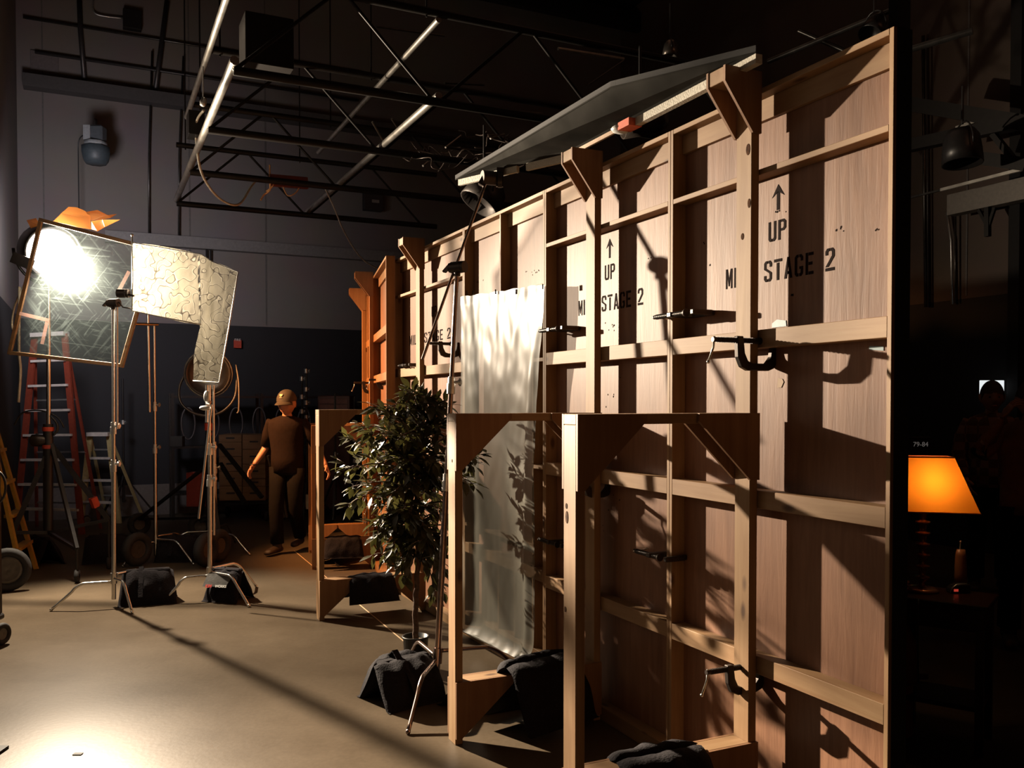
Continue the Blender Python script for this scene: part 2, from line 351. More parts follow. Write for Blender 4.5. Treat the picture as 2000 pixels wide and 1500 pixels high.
#==ROOM==
# ---------------------------------------------------------------- room shell
ZC = 8.6
mb = MB().box((-14, -6, -.1), (16, 24, 0)); structure(mb.build('floor', CONC))
mb = MB().box((-14, -6, ZC), (16, 24, ZC+.2)); structure(mb.build('ceiling', CEILM))
CORN = BW0 + P*(-1.686)
def wallobj(name, org, rz, length, mat, th=.25):
    m = MB().box((0, 0, 0), (length, th, ZC)); o = m.build(name, mat); o.location = org; o.rotation_euler = (0, 0, rz); return structure(o)
rp = atan2(P.y, P.x)
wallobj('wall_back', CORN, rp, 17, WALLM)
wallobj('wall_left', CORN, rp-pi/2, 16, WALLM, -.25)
# right wall runs parallel to the set
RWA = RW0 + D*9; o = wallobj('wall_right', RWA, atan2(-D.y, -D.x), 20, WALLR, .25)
# pilaster and joints of the back wall
def strip(name, a, b, wdt, dep, mat, up): m = MB().bar(a, b, wdt, dep, up); return structure(m.build(name, mat))
JN = plain('joint_grey', (.10, .09, .085), .8)
k = 1
for px in (88, 372, 520):
    a = bw(px, 620, .003); a.z = 2.8; b = a.copy(); b.z = ZC-.02
    strip('trim_%d' % k, a, b, .02, .006, JN, BN); k += 1
BEAMM = plain('grey_beam', (.06, .055, .055), .6)
a = bw(45, 158, .1); b = bw(1000, 286, .1); b.z = a.z; strip('trim_%d' % k, a, b, .2, .17, BEAMM, (0,0,1)); k += 1
BEAML = plain('pale_ledge', (.16, .15, .145), .5)
a = bw(205, 462, .08); b = bw(990, 527, .08); b.z = a.z; strip('trim_%d' % k, a, b, .14, .16, BEAML, (0,0,1)); k += 1
CURB = plain('grey_curb', (.12, .10, .09), .7)
a = BW0+P*(-1.6)+BN*.02; b = BW0+P*9+BN*.02; a.z = b.z = .22; strip('trim_%d' % k, a, b, .04, .44, CURB, (0,0,1)); k += 1
a = rw(1992, 300, .08); a.z = 0; b = a.copy(); b.z = ZC; strip('trim_%d' % k, a, b, .12, .16, CEILM, RN); k += 1
a = rw(1890, 300, .004); a.z = 2.8; b = a.copy(); b.z = ZC; strip('trim_%d' % k, a, b, .02, .008, JN, RN); k += 1
# floor saw-cut
a = onz(575, 1076); b = onz(1215, 1500); a.z = b.z = .001
SEAM = plain('floor_sealant', (.60, .42, .26), .4)
a2 = a; b2 = onz(800, 1262); b2.z = .001
strip('trim_%d' % k, a2, b2, .008, .002, SEAM, (0, 0, 1)); k += 1
#==SET==
# ---------------------------------------------------------------- scenic flats (local x = along the wall, y = outwards, z = up)
H = 2.84; ZR = (2.52, 1.875, 1.25, .60); AD = .07
def flat(s0, s1, label, rails, mids=(), org=P0, rz=WROT, dirv=D, header=None, skin_top=True, mat=None, cleat=True, Hh=H, group='scenic flats of the near wall'):
    mat = mat or PINE
    t = T('scenic_flat', label, 'set wall', org+dirv*s0, rz, group); L = s1-s0; g = .0008
    for x in (g, L-.019-g): MB().box((x, -AD, 0), (x+.019, 0, Hh)).build('stile', mat['z'], t, bevel=.0015)
    MB().box((.02, -AD, Hh-.021), (L-.02, 0, Hh)).build('top_rail', mat['x'], t, bevel=.0015)
    MB().box((.02, -AD, 0.0), (L-.02, 0, .07)).build('bottom_rail', mat['x'], t, bevel=.0015)
    if cleat: MB().box((.021, -AD+.001, Hh-.105), (L-.021, -AD+.020, Hh-.022)).build('cleat', mat['x'], t, bevel=.001)
    for z, h, x0, x1 in rails:
        MB().box((max(x0, .02), -AD+.001, z-h/2), (min(x1, L-.02), -.0005, z+h/2)).build('cross_rail', mat['x'], t, bevel=.0015)
    for x, z0, z1 in mids: MB().box((x-.0095, -AD+.001, z0), (x+.0095, -.001, z1)).build('stud', mat['z'], t, bevel=.0015)
    if header is None: MB().box((0, -AD-.007, 0), (L, -AD, Hh)).build('plywood_skin', PLY, t)
    else:
        x0, x1, z0, z1 = header; m = MB()
        m.box((0, -AD-.007, 0), (L, -AD, z0)); m.box((0, -AD-.007, z1), (L, -AD, Hh)); m.box((0, -AD-.007, z0), (x0, -AD, z1)); m.box((x1, -AD-.007, z0), (L, -AD, z1))
        m.build('plywood_skin', PLY, t)
    return t
RH = (.022, .07, .07, .07)
def std(L): return [(z, h, 0, L) for z, h in zip(ZR, RH)]
F1 = flat(0, 1.22, 'plywood scenic flat at the right end of the wall with the largest stencilled arrow', std(1.22))
F2 = flat(1.22, 2.44, 'plywood scenic flat with small UP stencil, right of the hanging plastic sheet', std(1.22))
F3 = flat(2.44, 3.66, 'scenic flat behind the hanging milky plastic sheet', [(2.30, .022, 0, 1.22), (1.875, .022, 0, .14), (1.25, .022, 0, .14), (.62, .07, 0, 1.22), (.78, .022, .15, 1.22), (.16, .03, 0, 1.22)],
          mids=((.61, 2.31, H-.022), (.15, .08, 2.29), (.40, .08, .585), (.64, .08, .585), (.9, .08, .585)), header=None)
F4 = flat(3.66, 5.23, 'brightly lit scenic flat left of the plastic sheet', [(z, h, 0, 1.57) for z, h in zip(ZR, RH)], mids=((1.05, .08, .58),))
MB().box((-.0035, -AD-.0075, 0), (-.0003, -.012, H)).build('end_face_shade', DRAPE, F1)  # black strip standing in for shade on the unlit end face
# stencils
def rc(x0, y0, x1, y1): return [(x0,y0),(x1,y0),(x1,y1),(x0,y1)]
def mir(p, w=.6): return [(w-x, y) for x, y in p]
SA = [(.27,1),(.12,1),(0,.88),(0,.6),(.38,.42),(.43,.36),(.43,.18),(.4,.14),(.33,.14),(.33,0),(.48,0),(.6,.12),(.6,.42),(.17,.64),(.17,.82),(.2,.87),(.27,.87)]
SBp = [(.33,1),(.48,1),(.6,.88),(.6,.7),(.43,.7),(.43,.84),(.4,.87),(.33,.87)]
GA = [(.27,1),(.12,1),(0,.88),(0,.12),(.12,0),(.27,0),(.27,.14),(.2,.14),(.17,.18),(.17,.82),(.2,.87),(.27,.87)]
UL = [(0,.22),(.17,.22),(.2,.14),(.27,.14),(.27,0),(.12,0),(0,.12)]
AL = [(0,0),(.17,0),(.285,.62),(.285,1),(.22,1)]
ML = [(.19,1),(.19,.62),(.31,.12),(.345,.12),(.345,.5)]
GLY = {'M': (.56, [[(a*.78, b) for a, b in p] for p in (rc(0,0,.15,1), rc(.57,0,.72,1), ML, mir(ML,.72))]), 'I': (.17, [rc(0,0,.17,1)]), 'L': (.55, [rc(0,0,.17,1), rc(.21,0,.55,.14)]),
 'O': (.6, [GA, mir(GA)]), 'S': (.6, [SA, SBp, [(.6-x, 1-y) for x, y in SBp]]), 'T': (.6, [rc(0,.86,.6,1), rc(.215,0,.385,.82)]),
 'A': (.6, [AL, mir(AL), rc(.2,.2,.4,.33)]), 'G': (.6, [GA, SBp, [(.33,0),(.48,0),(.6,.12),(.6,.45),(.33,.45),(.33,.33),(.43,.33),(.43,.18),(.4,.14),(.33,.14)]]),
 'E': (.55, [rc(0,0,.17,1), rc(.21,.86,.55,1), rc(.21,.43,.48,.57), rc(.21,0,.55,.14)]),
 '2': (.6, [[(0,.7),(.17,.7),(.17,.82),(.2,.87),(.27,.87),(.27,1),(.12,1),(0,.88)], [(.33,1),(.48,1),(.6,.88),(.6,.62),(.2,.18),(0,.18),(.43,.66),(.43,.82),(.4,.87),(.33,.87)], rc(0,0,.6,.14)]),
 'U': (.6, [rc(0,.22,.17,1), rc(.43,.22,.6,1), UL, mir(UL)]), 'P': (.6, [rc(0,0,.17,1), [(.21,1),(.45,1),(.6,.88),(.6,.55),(.45,.43),(.21,.43),(.21,.56),(.38,.56),(.43,.62),(.43,.82),(.38,.87),(.21,.87)]]),
 ' ': (.45, [])}
def stencil(parent, s_left, s_right, zc, h, text, wscale=None):
    tot = sum(GLY[c][0]+.18 for c in text)-.18; k = (s_left-s_right)/tot if s_right is not None else h*.9
    if s_right is None: s_left = s_left + tot*k/2
    m = MB(); x = 0; Mi = chain(parent).inverted()
    for c in text:
        wd, ps = GLY[c]
        if c == ' ': m.build('stencil_lettering', INK, parent, world=True); m = MB()
        for p in ps: m.prism([(x+a, b) for a, b in p], N*.0012, W(s_left, -AD, zc-h/2), -D*k, Vector((0, 0, h)))
        x += wd+.18
    return m.build('stencil_lettering', INK, parent, world=True)
def stencil_set(F, pM, p2, pU, pA, h):
    sM, zM = wallsz(*pM, -AD); s2, z2 = wallsz(*p2, -AD); sU, zU = wallsz(*pU, -AD); sA, zA0 = wallsz(pA[0], pA[2], -AD); _, zA1 = wallsz(pA[0], pA[1], -AD)
    stencil(F, sM, s2, (zM+z2)/2, h, 'MILO STAGE 2'); stencil(F, sU, None, zU, h*.95, 'UP')
    hh = zA1-zA0; m = MB(); o = W(sA, -AD, zA0)
    m.prism(rc(-.008, 0, .008, hh*.72), N*.0012, o, -D); m.prism([(-.034, hh*.52), (0, hh), (.034, hh*.52), (.01, hh*.66), (-.01, hh*.66)], N*.0012, o, -D)
    m.build('stencil_arrow', INK, F, world=True); print('stencil', sM, s2, zM, z2, hh)
stencil_set(F1, (1418, 546), (1630, 505), (1518, 450), (1520, 360, 410), .082)
stencil_set(F2, (1130, 601), (1256, 580), (1191, 531), (1191, 466, 504), .082)
def st_text(F, pM, p2, zz, txt):
    sM, _ = wallsz(*pM, -AD); s2, _ = wallsz(*p2, -AD); stencil(F, sM, s2, zz, .082, txt)
sz = wallsz(855, 655, -AD)[1]
st_text(F4, (800, 660), (880, 650), sz, 'MILO STAGE 2'); st_text(F4, (843, 608), (853, 608), wallsz(848, 608, -AD)[1], 'UP')
# pencil marks, staple clusters, bits of tape
def tape(parent, pts, mat, name='tape_scrap'):
    q = [onplane(x, y, W(0, -AD+.001, 0), N) for x, y in pts]; m = MB(); m.add(q+[a+N*.001 for a in q], [tuple(range(len(q))), tuple(range(len(q), 2*len(q)))]); return m.build(name, mat, parent, world=True)
tape(F1, ((1508,640),(1508,632),(1518,624),(1535,626),(1536,637)), BLUT); tape(F1, ((1698,683),(1698,676),(1712,676),(1726,676),(1726,685)), BLUT)
tape(F1, ((1518,757),(1520,738),(1528,740),(1531,746),(1526,757)), PLYE, 'chipped_patch')
def dots(parent, px, n, seed, sx=14, sy=5):
    random.seed(seed); m = MB()
    for i in range(n):
        q = onplane(px[0]+random.uniform(-sx, sx), px[1]+random.uniform(-sy, sy), W(0, -AD, 0), N); r = random.uniform(.002, .0045)
        m.prism([(-r, -r*.8), (r*.8, -r), (r, r*1.3), (-r*.6, r)], N*.001, q, -D)
    m.build('staple_marks', INK, parent, world=True)
dots(F1, (1530, 412), 4, 1, 16, 3); dots(F1, (1640, 446), 4, 2, 8, 6); dots(F1, (1715, 448), 3, 3, 5, 3); dots(F1, (1545, 575), 2, 5, 4, 3); dots(F1, (1380, 500), 3, 4, 8, 30)
dots(F2, (1190, 640), 7, 6, 16, 9); dots(F2, (1275, 505), 2, 7, 10, 2); dots(F2, (1190, 1000), 5, 8, 20, 40); dots(F3, (1040, 533), 9, 9, 16, 5); dots(F3, (930, 552), 7, 10, 14, 5); dots(F2, (1200, 770), 5, 11, 20, 40)

# ---------------------------------------------------------------- jacks (A-frame braces with a corbel at the top)
def jack(org, s, ao, hs, Hj, label, dirv=D, nrm=N, rz=WROT, wood_=PINE, group=None, lean=0, corbel=True, tall=True):
    t = T('wall_brace', label, 'brace', org+dirv*s, rz, group); w2 = .0445; g = .0565; e = .0006; y0 = .0012
    b = dict(bevel=.002)
    MB().box((-w2, ao-.038, 0), (w2, ao, hs-.0385)).build('outer_post', wood_['z'], t, **b)
    MB().box((-w2, y0+.0385, hs-.038), (w2, ao, hs)).build('top_rail', wood_['y'], t, **b)
    top = Hj if tall else hs
    MB().box((-w2, y0, 0), (w2, y0+.038, top)).build('upright', wood_['z'], t, **b)
    MB().box((-w2, y0+.0385, .262), (w2, ao-.0385, .30)).build('bottom_rail', wood_['y'], t, **b)
    def gus(name, poly, both=True):
        for sx in ((1, -1) if both else (-1,)):
            x = w2+e if sx > 0 else -w2-e-.012
            MB().prism(poly, (.012, 0, 0), (x, 0, 0), (0, 1, 0), (0, 0, 1)).build(name, PLYG, t)
    A = ao
    gus('corner_gusset', [(A, hs), (A-.29, hs), (A-.29, hs-.025), (A-.03, hs-.27), (A, hs-.27)])
    gus('corner_gusset', [(y0, hs), (.29, hs), (.29, hs-.03), (.045, hs-.26), (y0, hs-.26)])
    gus('corner_gusset', [(A, .30), (A-.30, .30), (A-.30, .26), (A-.03, .03), (A, .03)])
    gus('corner_gusset', [(y0, .30), (.30, .30), (.30, .26), (.045, .03), (y0, .03)])
    if corbel and tall:
        MB().box((-w2, y0+.0385, Hj-.055), (w2, .175, Hj)).build('corbel_rail', wood_['y'], t, **b)
        gus('corbel_gusset', [(y0, Hj+.002), (.178, Hj+.002), (.178, Hj-.058), (.043, Hj-.235), (y0, Hj-.235)])
    return t
GB = 'timber braces holding up the near wall'
J3 = jack(P0, .68, .813, 1.587, 2.90, 'nearest timber wall brace, lower right, post running out of the frame', group=GB)
J2 = jack(P0, 1.857, .80, 1.575, 2.895, 'timber wall brace in front of the plastic sheet, second nearest', group=GB)
sj1 = (onplane(828, 700, W(0, 0, 0), N)-P0).dot(D)+.03
J1 = jack(P0, sj1, .83, 1.572, 2.895, 'timber wall brace behind the ficus tree with a black sandbag on its low rail', group=GB)

def knot(par, px, py, aa, rx, rz_, org=P0):
    q = onplane(px, py, W(0, aa, 0), N); m = MB().prism([(rx*cos(2*pi*i/12), rz_*sin(2*pi*i/12)) for i in range(12)], N*.0009, q, -D); m.build('wood_knot', KNOT, par, world=True)
KNOT = plain('knot_brown', (.055, .024, .011), .9, var=.5, scale=80, spec=.08)
for a in ((1461, 292, .011, .022), (1463, 397, .008, .018), (1450, 462, .008, .013), (1447, 700, .005, .008)): knot(J3, a[0], a[1], .0395, a[2], a[3])
for a in ((1106, 988, .006, .010), (1107, 1010, .009, .022), (1104, 1190, .007, .010)): knot(J3, a[0], a[1], .8133, a[2], a[3])
knot(J2, 883, 900, .8003, .005, .008)
# second wall, further back
q0 = Vector((-1.20, 8.05, 0)); q1 = Vector((-1.72, 10.2, 0)); D2 = (q1-q0).normalized(); N2 = Vector((-D2.y, D2.x, 0)); RZ2 = atan2(D2.y, D2.x)
OP = {a: ORANGE_LIT_PINE for a in 'xyz'}
for i, (s0, s1, lb) in enumerate(((-.6, .75, 'narrow orange-lit scenic flat just beyond the end of the near wall'), (.75, 1.5, 'orange-lit scenic flat of the far wall between its two braces'), (1.5, 2.2, 'farthest scenic flat, dark orange, at the left end of the far wall'))):
    flat(s0, s1, lb, [(z, .07, 0, s1-s0) for z in (2.25, 1.85, 1.25, .6)], org=q0, rz=RZ2, dirv=D2, mat=OP, Hh=2.86, group='scenic flats of the far wall')
JB = jack(q0, .72, .60, 1.40, 2.90, 'low timber brace directly behind the ficus brace, sandbag on its rail', D2, N2, RZ2, OP, 'timber braces of the far wall')
JC = jack(q0, 1.70, .62, 1.40, 2.86, 'farthest timber brace, beside the walking person', D2, N2, RZ2, OP, 'timber braces of the far wall')

# ---------------------------------------------------------------- C-clamps. local: x = screw axis (towards handle), z = up is opening side
def make_clamp(label, loc, X, Zd, L=.15, dep=.09, th=.020, screw=.16, group=None, mat=None, hang=1, slim=1.0):
    """jaw at origin, opening of length L along X, frame runs on the -Zd side"""
    X = Vector(X).normalized(); Zd = Vector(Zd); Zd = (Zd-X*Zd.dot(X)).normalized(); Y = Zd.cross(X)
    t = T('c_clamp', label, 'clamp', loc, 0, group); mat = mat or GRIP
    def q(x, z, y=0): return Vector(X*x+Zd*z+Y*y)
    c = .03; o = [(-.022, .012), (-.022, -dep+.01), (-.008, -dep-.012), (.02, -dep-.022), (L-.02, -dep-.022), (L+.012, -dep-.008), (L+.03, -dep+.03), (L+.034, .016), (L+.004, .016), (L-.004, -dep+.045), (L-.02, -dep+.014), (L-.045, -dep+.006), (.03, -dep+.006), (.008, -dep+.03), (0, -.012), (0, .012)]
    m = MB(); m.prism(o, Y*th*slim, q(0, 0, -th*slim/2), X, Zd); m.build('frame', mat, t, bevel=.003)
    m = MB().cyl(q(.055, 0), q(L+screw, 0), .0085*slim+.0012, n=10)
    for i in range(int((L+screw-.07)/.008)): m.cyl(q(.06+i*.008, 0), q(.063+i*.008, 0), .011*slim+.001, n=8)
    scw = m.build('screw', mat, t)
    MB().cyl(q(.042, 0), q(.056, 0), .018, .014, 12).build('swivel_pad', mat, scw)
    a = radians(20)*hang; m = MB().tube([q(L+screw-.008, .012), q(L+screw-.008+.012*sin(a), -.03), q(L+screw+.02*hang, -.085)], .0042, 6)
    m.ball(q(L+screw+.02*hang, -.085), .007, 8, 5); m.build('tommy_bar', CHROME, scw)
    return t
def wpx(px, py, a): return onplane(px, py, W(0, a, 0), N)
GC = 'c-clamps on the near wall'
def jclamp(px, py, lb, L=.13, k=1.0): return make_clamp(lb, wpx(px, py, -.055), N, (0, 0, 1), L=L, dep=.085*k, th=.024, screw=.13*k, group=GC)
jclamp(1506, 667, 'large dark c-clamp on the nearest brace, just right of the STAGE stencil height', L=.14, k=1.1)
jclamp(1482, 1297, 'large dark c-clamp low on the nearest brace, near the bottom edge')
jclamp(1185, 937, 'c-clamp seen through the nearest brace, at the middle rail of the second brace', L=.11, k=.8)
jclamp(892, 672, 'small bright c-clamp right of the far stage stencil, behind the stand pole', L=.11, k=.9)
jclamp(845, 965, 'small c-clamp behind the ficus leaves on the near wall', L=.11)
def sclamp(px, py, lb, L=.12, sgn=1, a=.05, k=1, hang=1): return make_clamp(lb, wpx(px, py, a), D*sgn, N, L=L, dep=.10, th=.022, screw=.15, group=GC, hang=hang)
sclamp(1352, 609, 'long dark c-clamp joining the two right-hand flats, under the 2 of STAGE', L=.13, a=.04)
sclamp(1300, 1092, 'dark c-clamp low on the joint between the two right-hand flats', L=.10, a=.04)
sclamp(1098, 640, 'dark c-clamp at the right edge of the plastic sheet, upper one', L=.12, a=.04)
sclamp(1096, 1066, 'dark c-clamp at the right edge of the plastic sheet, lower one', L=.12, a=.04)
sclamp(800, 712, 'bright steel c-clamp on the end stile of the near wall', L=.12, a=.04, sgn=1)
make_clamp('steel c-clamp on the farthest brace of the far wall, upper', at(738, 748, 9.3), N2, (0, 0, 1), L=.13, dep=.09, th=.024, screw=.12, group='c-clamps on the far wall')
make_clamp('steel c-clamp on the far wall next to the near wall end', at(768, 742, 8.5), N2, (0, 0, 1), L=.13, dep=.07, th=.024, screw=.1, group='c-clamps on the far wall')
make_clamp('pale steel c-clamp on the far wall behind the ficus leaves', at(770, 985, 8.4), N2, (0, 0, 1), L=.16, dep=.07, th=.028, screw=.1, group='c-clamps on the far wall')

# ---------------------------------------------------------------- plastic sheet
def plastic():
    A = .03; TL = wallsz(903, 580, A); TR = wallsz(1066, 556, A); BL = wallsz(902, 1222, A); BR = wallsz(1040, 1288, A)
    nu, nv = 90, 130; vs = []
    t = T('plastic_sheet', 'milky translucent plastic sheet hanging over the window opening', 'sheet', W((TL[0]+TR[0])/2, A, 0), WROT)
    for j in range(nv+1):
        v = j/nv
        zl = TL[1]+(BL[1]-TL[1])*v; zr = TR[1]+(BR[1]-TR[1])*v
        sl = TL[0]+(BL[0]-TL[0])*v; wv = max(0, 1-v/.42); pull = .13*(1-wv*wv*(3-2*wv))*(1-v*.15)   # right edge drawn inwards below its nailed corner
        sr = TR[0]+pull*.95
        if v > .88: sr += .10*((v-.88)/.12)**1.5*.2
        for i in range(nu+1):
            u = i/nu; s = sl+(sr-sl)*u; z = zl+(zr-zl)*u
            a = A+.012
            for k in range(5):
                uc = .08+.21*k; a += (.003*math.exp(-((u-uc-.03*sin(v*5+k))/.035)**2))*(math.exp(-v*3.2)+.03)
            a += .003*sin(u*7+v*1.4)*v + .010*noise.noise(Vector((u*5, v*7, 1.3))) + .004*noise.noise(Vector((u*16, v*18, 4)))
            dx = (u-1)*1.0; dy = v
            a += .014*math.exp(-((u-.80+v*.55)/.05)**2)*max(0, 1-v*2.6)*max(0, 1-v)
            a += .02*math.exp(-((u-.93)/.04)**2)*min(1, v*3)
            if v > .95: a += .05*((v-.95)/.05)**2
            z2 = z+.012*sin(u*30)*max(0, 1-v*12)*.3
            vs.append(W(s, a, z2))
    fs = [(j*(nu+1)+i, j*(nu+1)+i+1, (j+1)*(nu+1)+i+1, (j+1)*(nu+1)+i) for j in range(nv) for i in range(nu)]
    m = MB().add(vs, fs, True); m.build('sheet', PLASTIC, t, world=True)
    m = MB(); pts = [W(BL[0]+(BR[0]+.02-BL[0])*u, A+.045, BL[1]+(BR[1]-BL[1])*u-.004) for u in [i/12 for i in range(13)]]
    m.tube(pts, .012, 8); m.build('rolled_hem', PLASTIC, t, world=True)
    for px, py in ((912, 572), (924, 572), (968, 570), (1008, 570), (1060, 560)):
        q = wpx(px, py, A+.02); MB().box((-.004, -.02, -.010), (.004, .01, .010)).v
        mm = MB().box((q.x-.004, q.y-.01, q.z-.014), (q.x+.004, q.y+.004, q.z+.014)); mm.build('staple', GRIP if px < 1050 else BLUT, t, world=True)
plastic()
# black masking at the end of the wall
a0 = at(1747, 800, 3.06); a1 = at(1771, 800, 3.5); a0.z = a1.z = 0; dv = (a1-a0).normalized()
one(MB().prism([(0, 0), ((a1-a0).length, 0), ((a1-a0).length, 4.4), (0, 4.4)], Vector((-dv.y, dv.x, 0))*.03, a0, dv), 'masking_flat', DRAPE, 'tall black masking flat standing at the right end of the near wall', 'masking flat', a0)
#==GRIP==
# ---------------------------------------------------------------- C-stands
def knob(m, p, dirv, r=.010, l=.05):
    d = Vector(dirv).normalized(); m.cyl(p, Vector(p)+d*l, r*.55, n=8); m.cyl(Vector(p)+d*(l-.012), Vector(p)+d*(l+.006), r*1.1, n=10)
    q = Vector(p)+d*(l-.002); m.bar(q-Vector((0,0,.022)), q+Vector((0,0,.022)), .012, .01, d)
def cstand(label, c, feet, top, hs=(.95, 1.5), mat=None, group='c-stands', hb=.2, r=.0125, kdir=(1, -.2, 0), head=None, arms=(), lay=0):
    mat = mat or CHROME; c = Vector((c[0], c[1], 0)); top = Vector(top); t = T('grip_stand', label, 'stand', c, 0, group); bld = dict(world=True)
    for i, f in enumerate(feet):
        f = Vector((f[0], f[1], 0)); h = hb+.028*i; s0 = c+Vector((0, 0, h)); dv = (f-c); L = dv.length; dv.normalize()
        el = s0+dv*(L*.52); pts = [s0+dv*.012, s0+dv*L*.42, el+Vector((0,0,-.004)), s0+dv*L*.62-Vector((0,0,.03)), s0+dv*L*.70-Vector((0,0,.07)), f+Vector((0, 0, .012))]
        MB().tube(smooth_path(pts, 4), .0115, 10).ball(f+Vector((0,0,.012)), .014, 8, 5).build('leg', mat, t, **bld)
    ax = (top-(c+Vector((0, 0, .05)))); b0 = c+Vector((0, 0, .05)); n = len(hs)
    def A(z): return b0+ax*((z-.05)/(top.z-.05))
    m = MB().cyl(A(.06), A(hs[0]), .0175, n=14)
    for i in range(len(feet)): z = hb+.028*i; m.cyl(A(z-.014), A(z+.014), .026, n=14)
    m.build('base_column', mat, t, **bld)
    zz = list(hs)+[top.z]
    for i in range(len(hs)):
        MB().cyl(A(zz[i]-.02), A(zz[i+1]), .0145-.0022*i, n=12).build('riser', mat, t, **bld)
        m = MB().cyl(A(zz[i]-.045), A(zz[i]+.012), .024, n=14); m.cyl(A(zz[i]+.012), A(zz[i]+.05), .02, n=14); knob(m, A(zz[i]+.02), kdir, .014, .052); m.build('locking_collar', ALU, t, **bld)
    if head is not None:
        m = MB(); d = Vector(head); hd = Vector((d.x, d.y, 0)).normalized(); p = top
        m.cyl(p-hd*.035, p+hd*.035, .033, n=16); m.cyl(p+hd*.037, p+hd*.052, .033, n=16); m.cyl(p-hd*.05, p-hd*.037, .028, n=16)
        m.cyl(p-Vector((0, 0, .05)), p, .018, n=12); m.bar(p-hd*.09-Vector((0,0,.02)), p-hd*.055+Vector((0,0,.01)), .03, .012)
        m.build('gobo_head', GRIP, t, **bld)
    for a, b, rr in arms: MB().cyl(a, b, rr, n=10).build('arm', mat, t, **bld)
    return t
def g(px, py): q = onz(px, py); return (q.x, q.y)
CSG = 'chrome c-stands by the diffusion frames'
c1 = (-3.17, 7.02)
def polep(px, py, Y): return at(px, py, Y)
cstand('chrome c-stand on the left holding the crinkled flag, sandbag on its leg', c1, (g(100, 1194), g(258, 1199), (-2.98, 7.42)), polep(221, 592, 7.02), (1.12, 1.42), group=CSG, head=(1, -.3, 0),
       arms=((polep(221, 592, 7.02)+Vector((.03, .0, 0)), polep(229, 838, 6.99), .0085),))
c2 = (-2.49, 7.27)
cstand('chrome c-stand with the black and grey sandbag, under the tail of the crinkled flag', c2, (g(317, 1180), g(486, 1186), (-2.25, 7.75)), polep(409, 752, 7.27), (.98, 1.24), group=CSG, head=None,
       arms=((polep(404, 752, 7.22), polep(404, 825, 7.22), .012), (polep(413, 790, 7.2), polep(388, 1013, 7.1), .009), (polep(417, 752, 7.3), polep(418, 1045, 7.3), .009)))
m = MB(); q = polep(404, 775, 7.18)
m.ball(q, (.028, .02, .05), 12, 8); m.ball(polep(400, 797, 7.16), (.045, .02, .02), 12, 8); m.cyl(polep(404, 785, 7.2), polep(411, 787, 7.2), .02, n=10)
one(m, 'clamp_knob', ALU, 'pair of silver knobs on the grip head just under the crinkled flag', 'grip head', q)
c3 = (-3.64, 9.02)
cstand('slim chrome c-stand behind, under the wooden frame, with a dark sandbag', c3, (g(240, 1108), g(378, 1104), (-3.4, 9.45)), polep(301, 632, 9.02), (1.15, 1.58), group=CSG, head=None,
       arms=((polep(289, 615, 8.95), polep(292, 805, 8.95), .013), (polep(262, 633, 8.7), polep(308, 634, 9.0), .014)))
cstand('short chrome c-stand in the dark whose bent leg shows beside the tyre', (-3.22, 9.6), (g(488, 1085), (-3.75, 9.4), (-3.2, 10.2)), (-3.22, 9.6, 1.2), (.9,), group=CSG)
fgm = GRIP
cf = (-.42, 4.86); ftop = polep(893, 522, 4.98)
aLo = polep(825, 702, 4.86); aHi = polep(952, 348, 5.14)
cstand('foreground c-stand with a dark pole and long tilted arm reaching to the overhead board', cf, (g(797, 1434), (-.66, 5.42), (.13, 5.02)), ftop, (1.18, 1.72), group='foreground c-stand', mat=plain('tarnished_chrome', (.30, .22, .19), .25, 1, var=.2), head=(1, -.6, 0),
       arms=((aLo, aHi, .0085),))

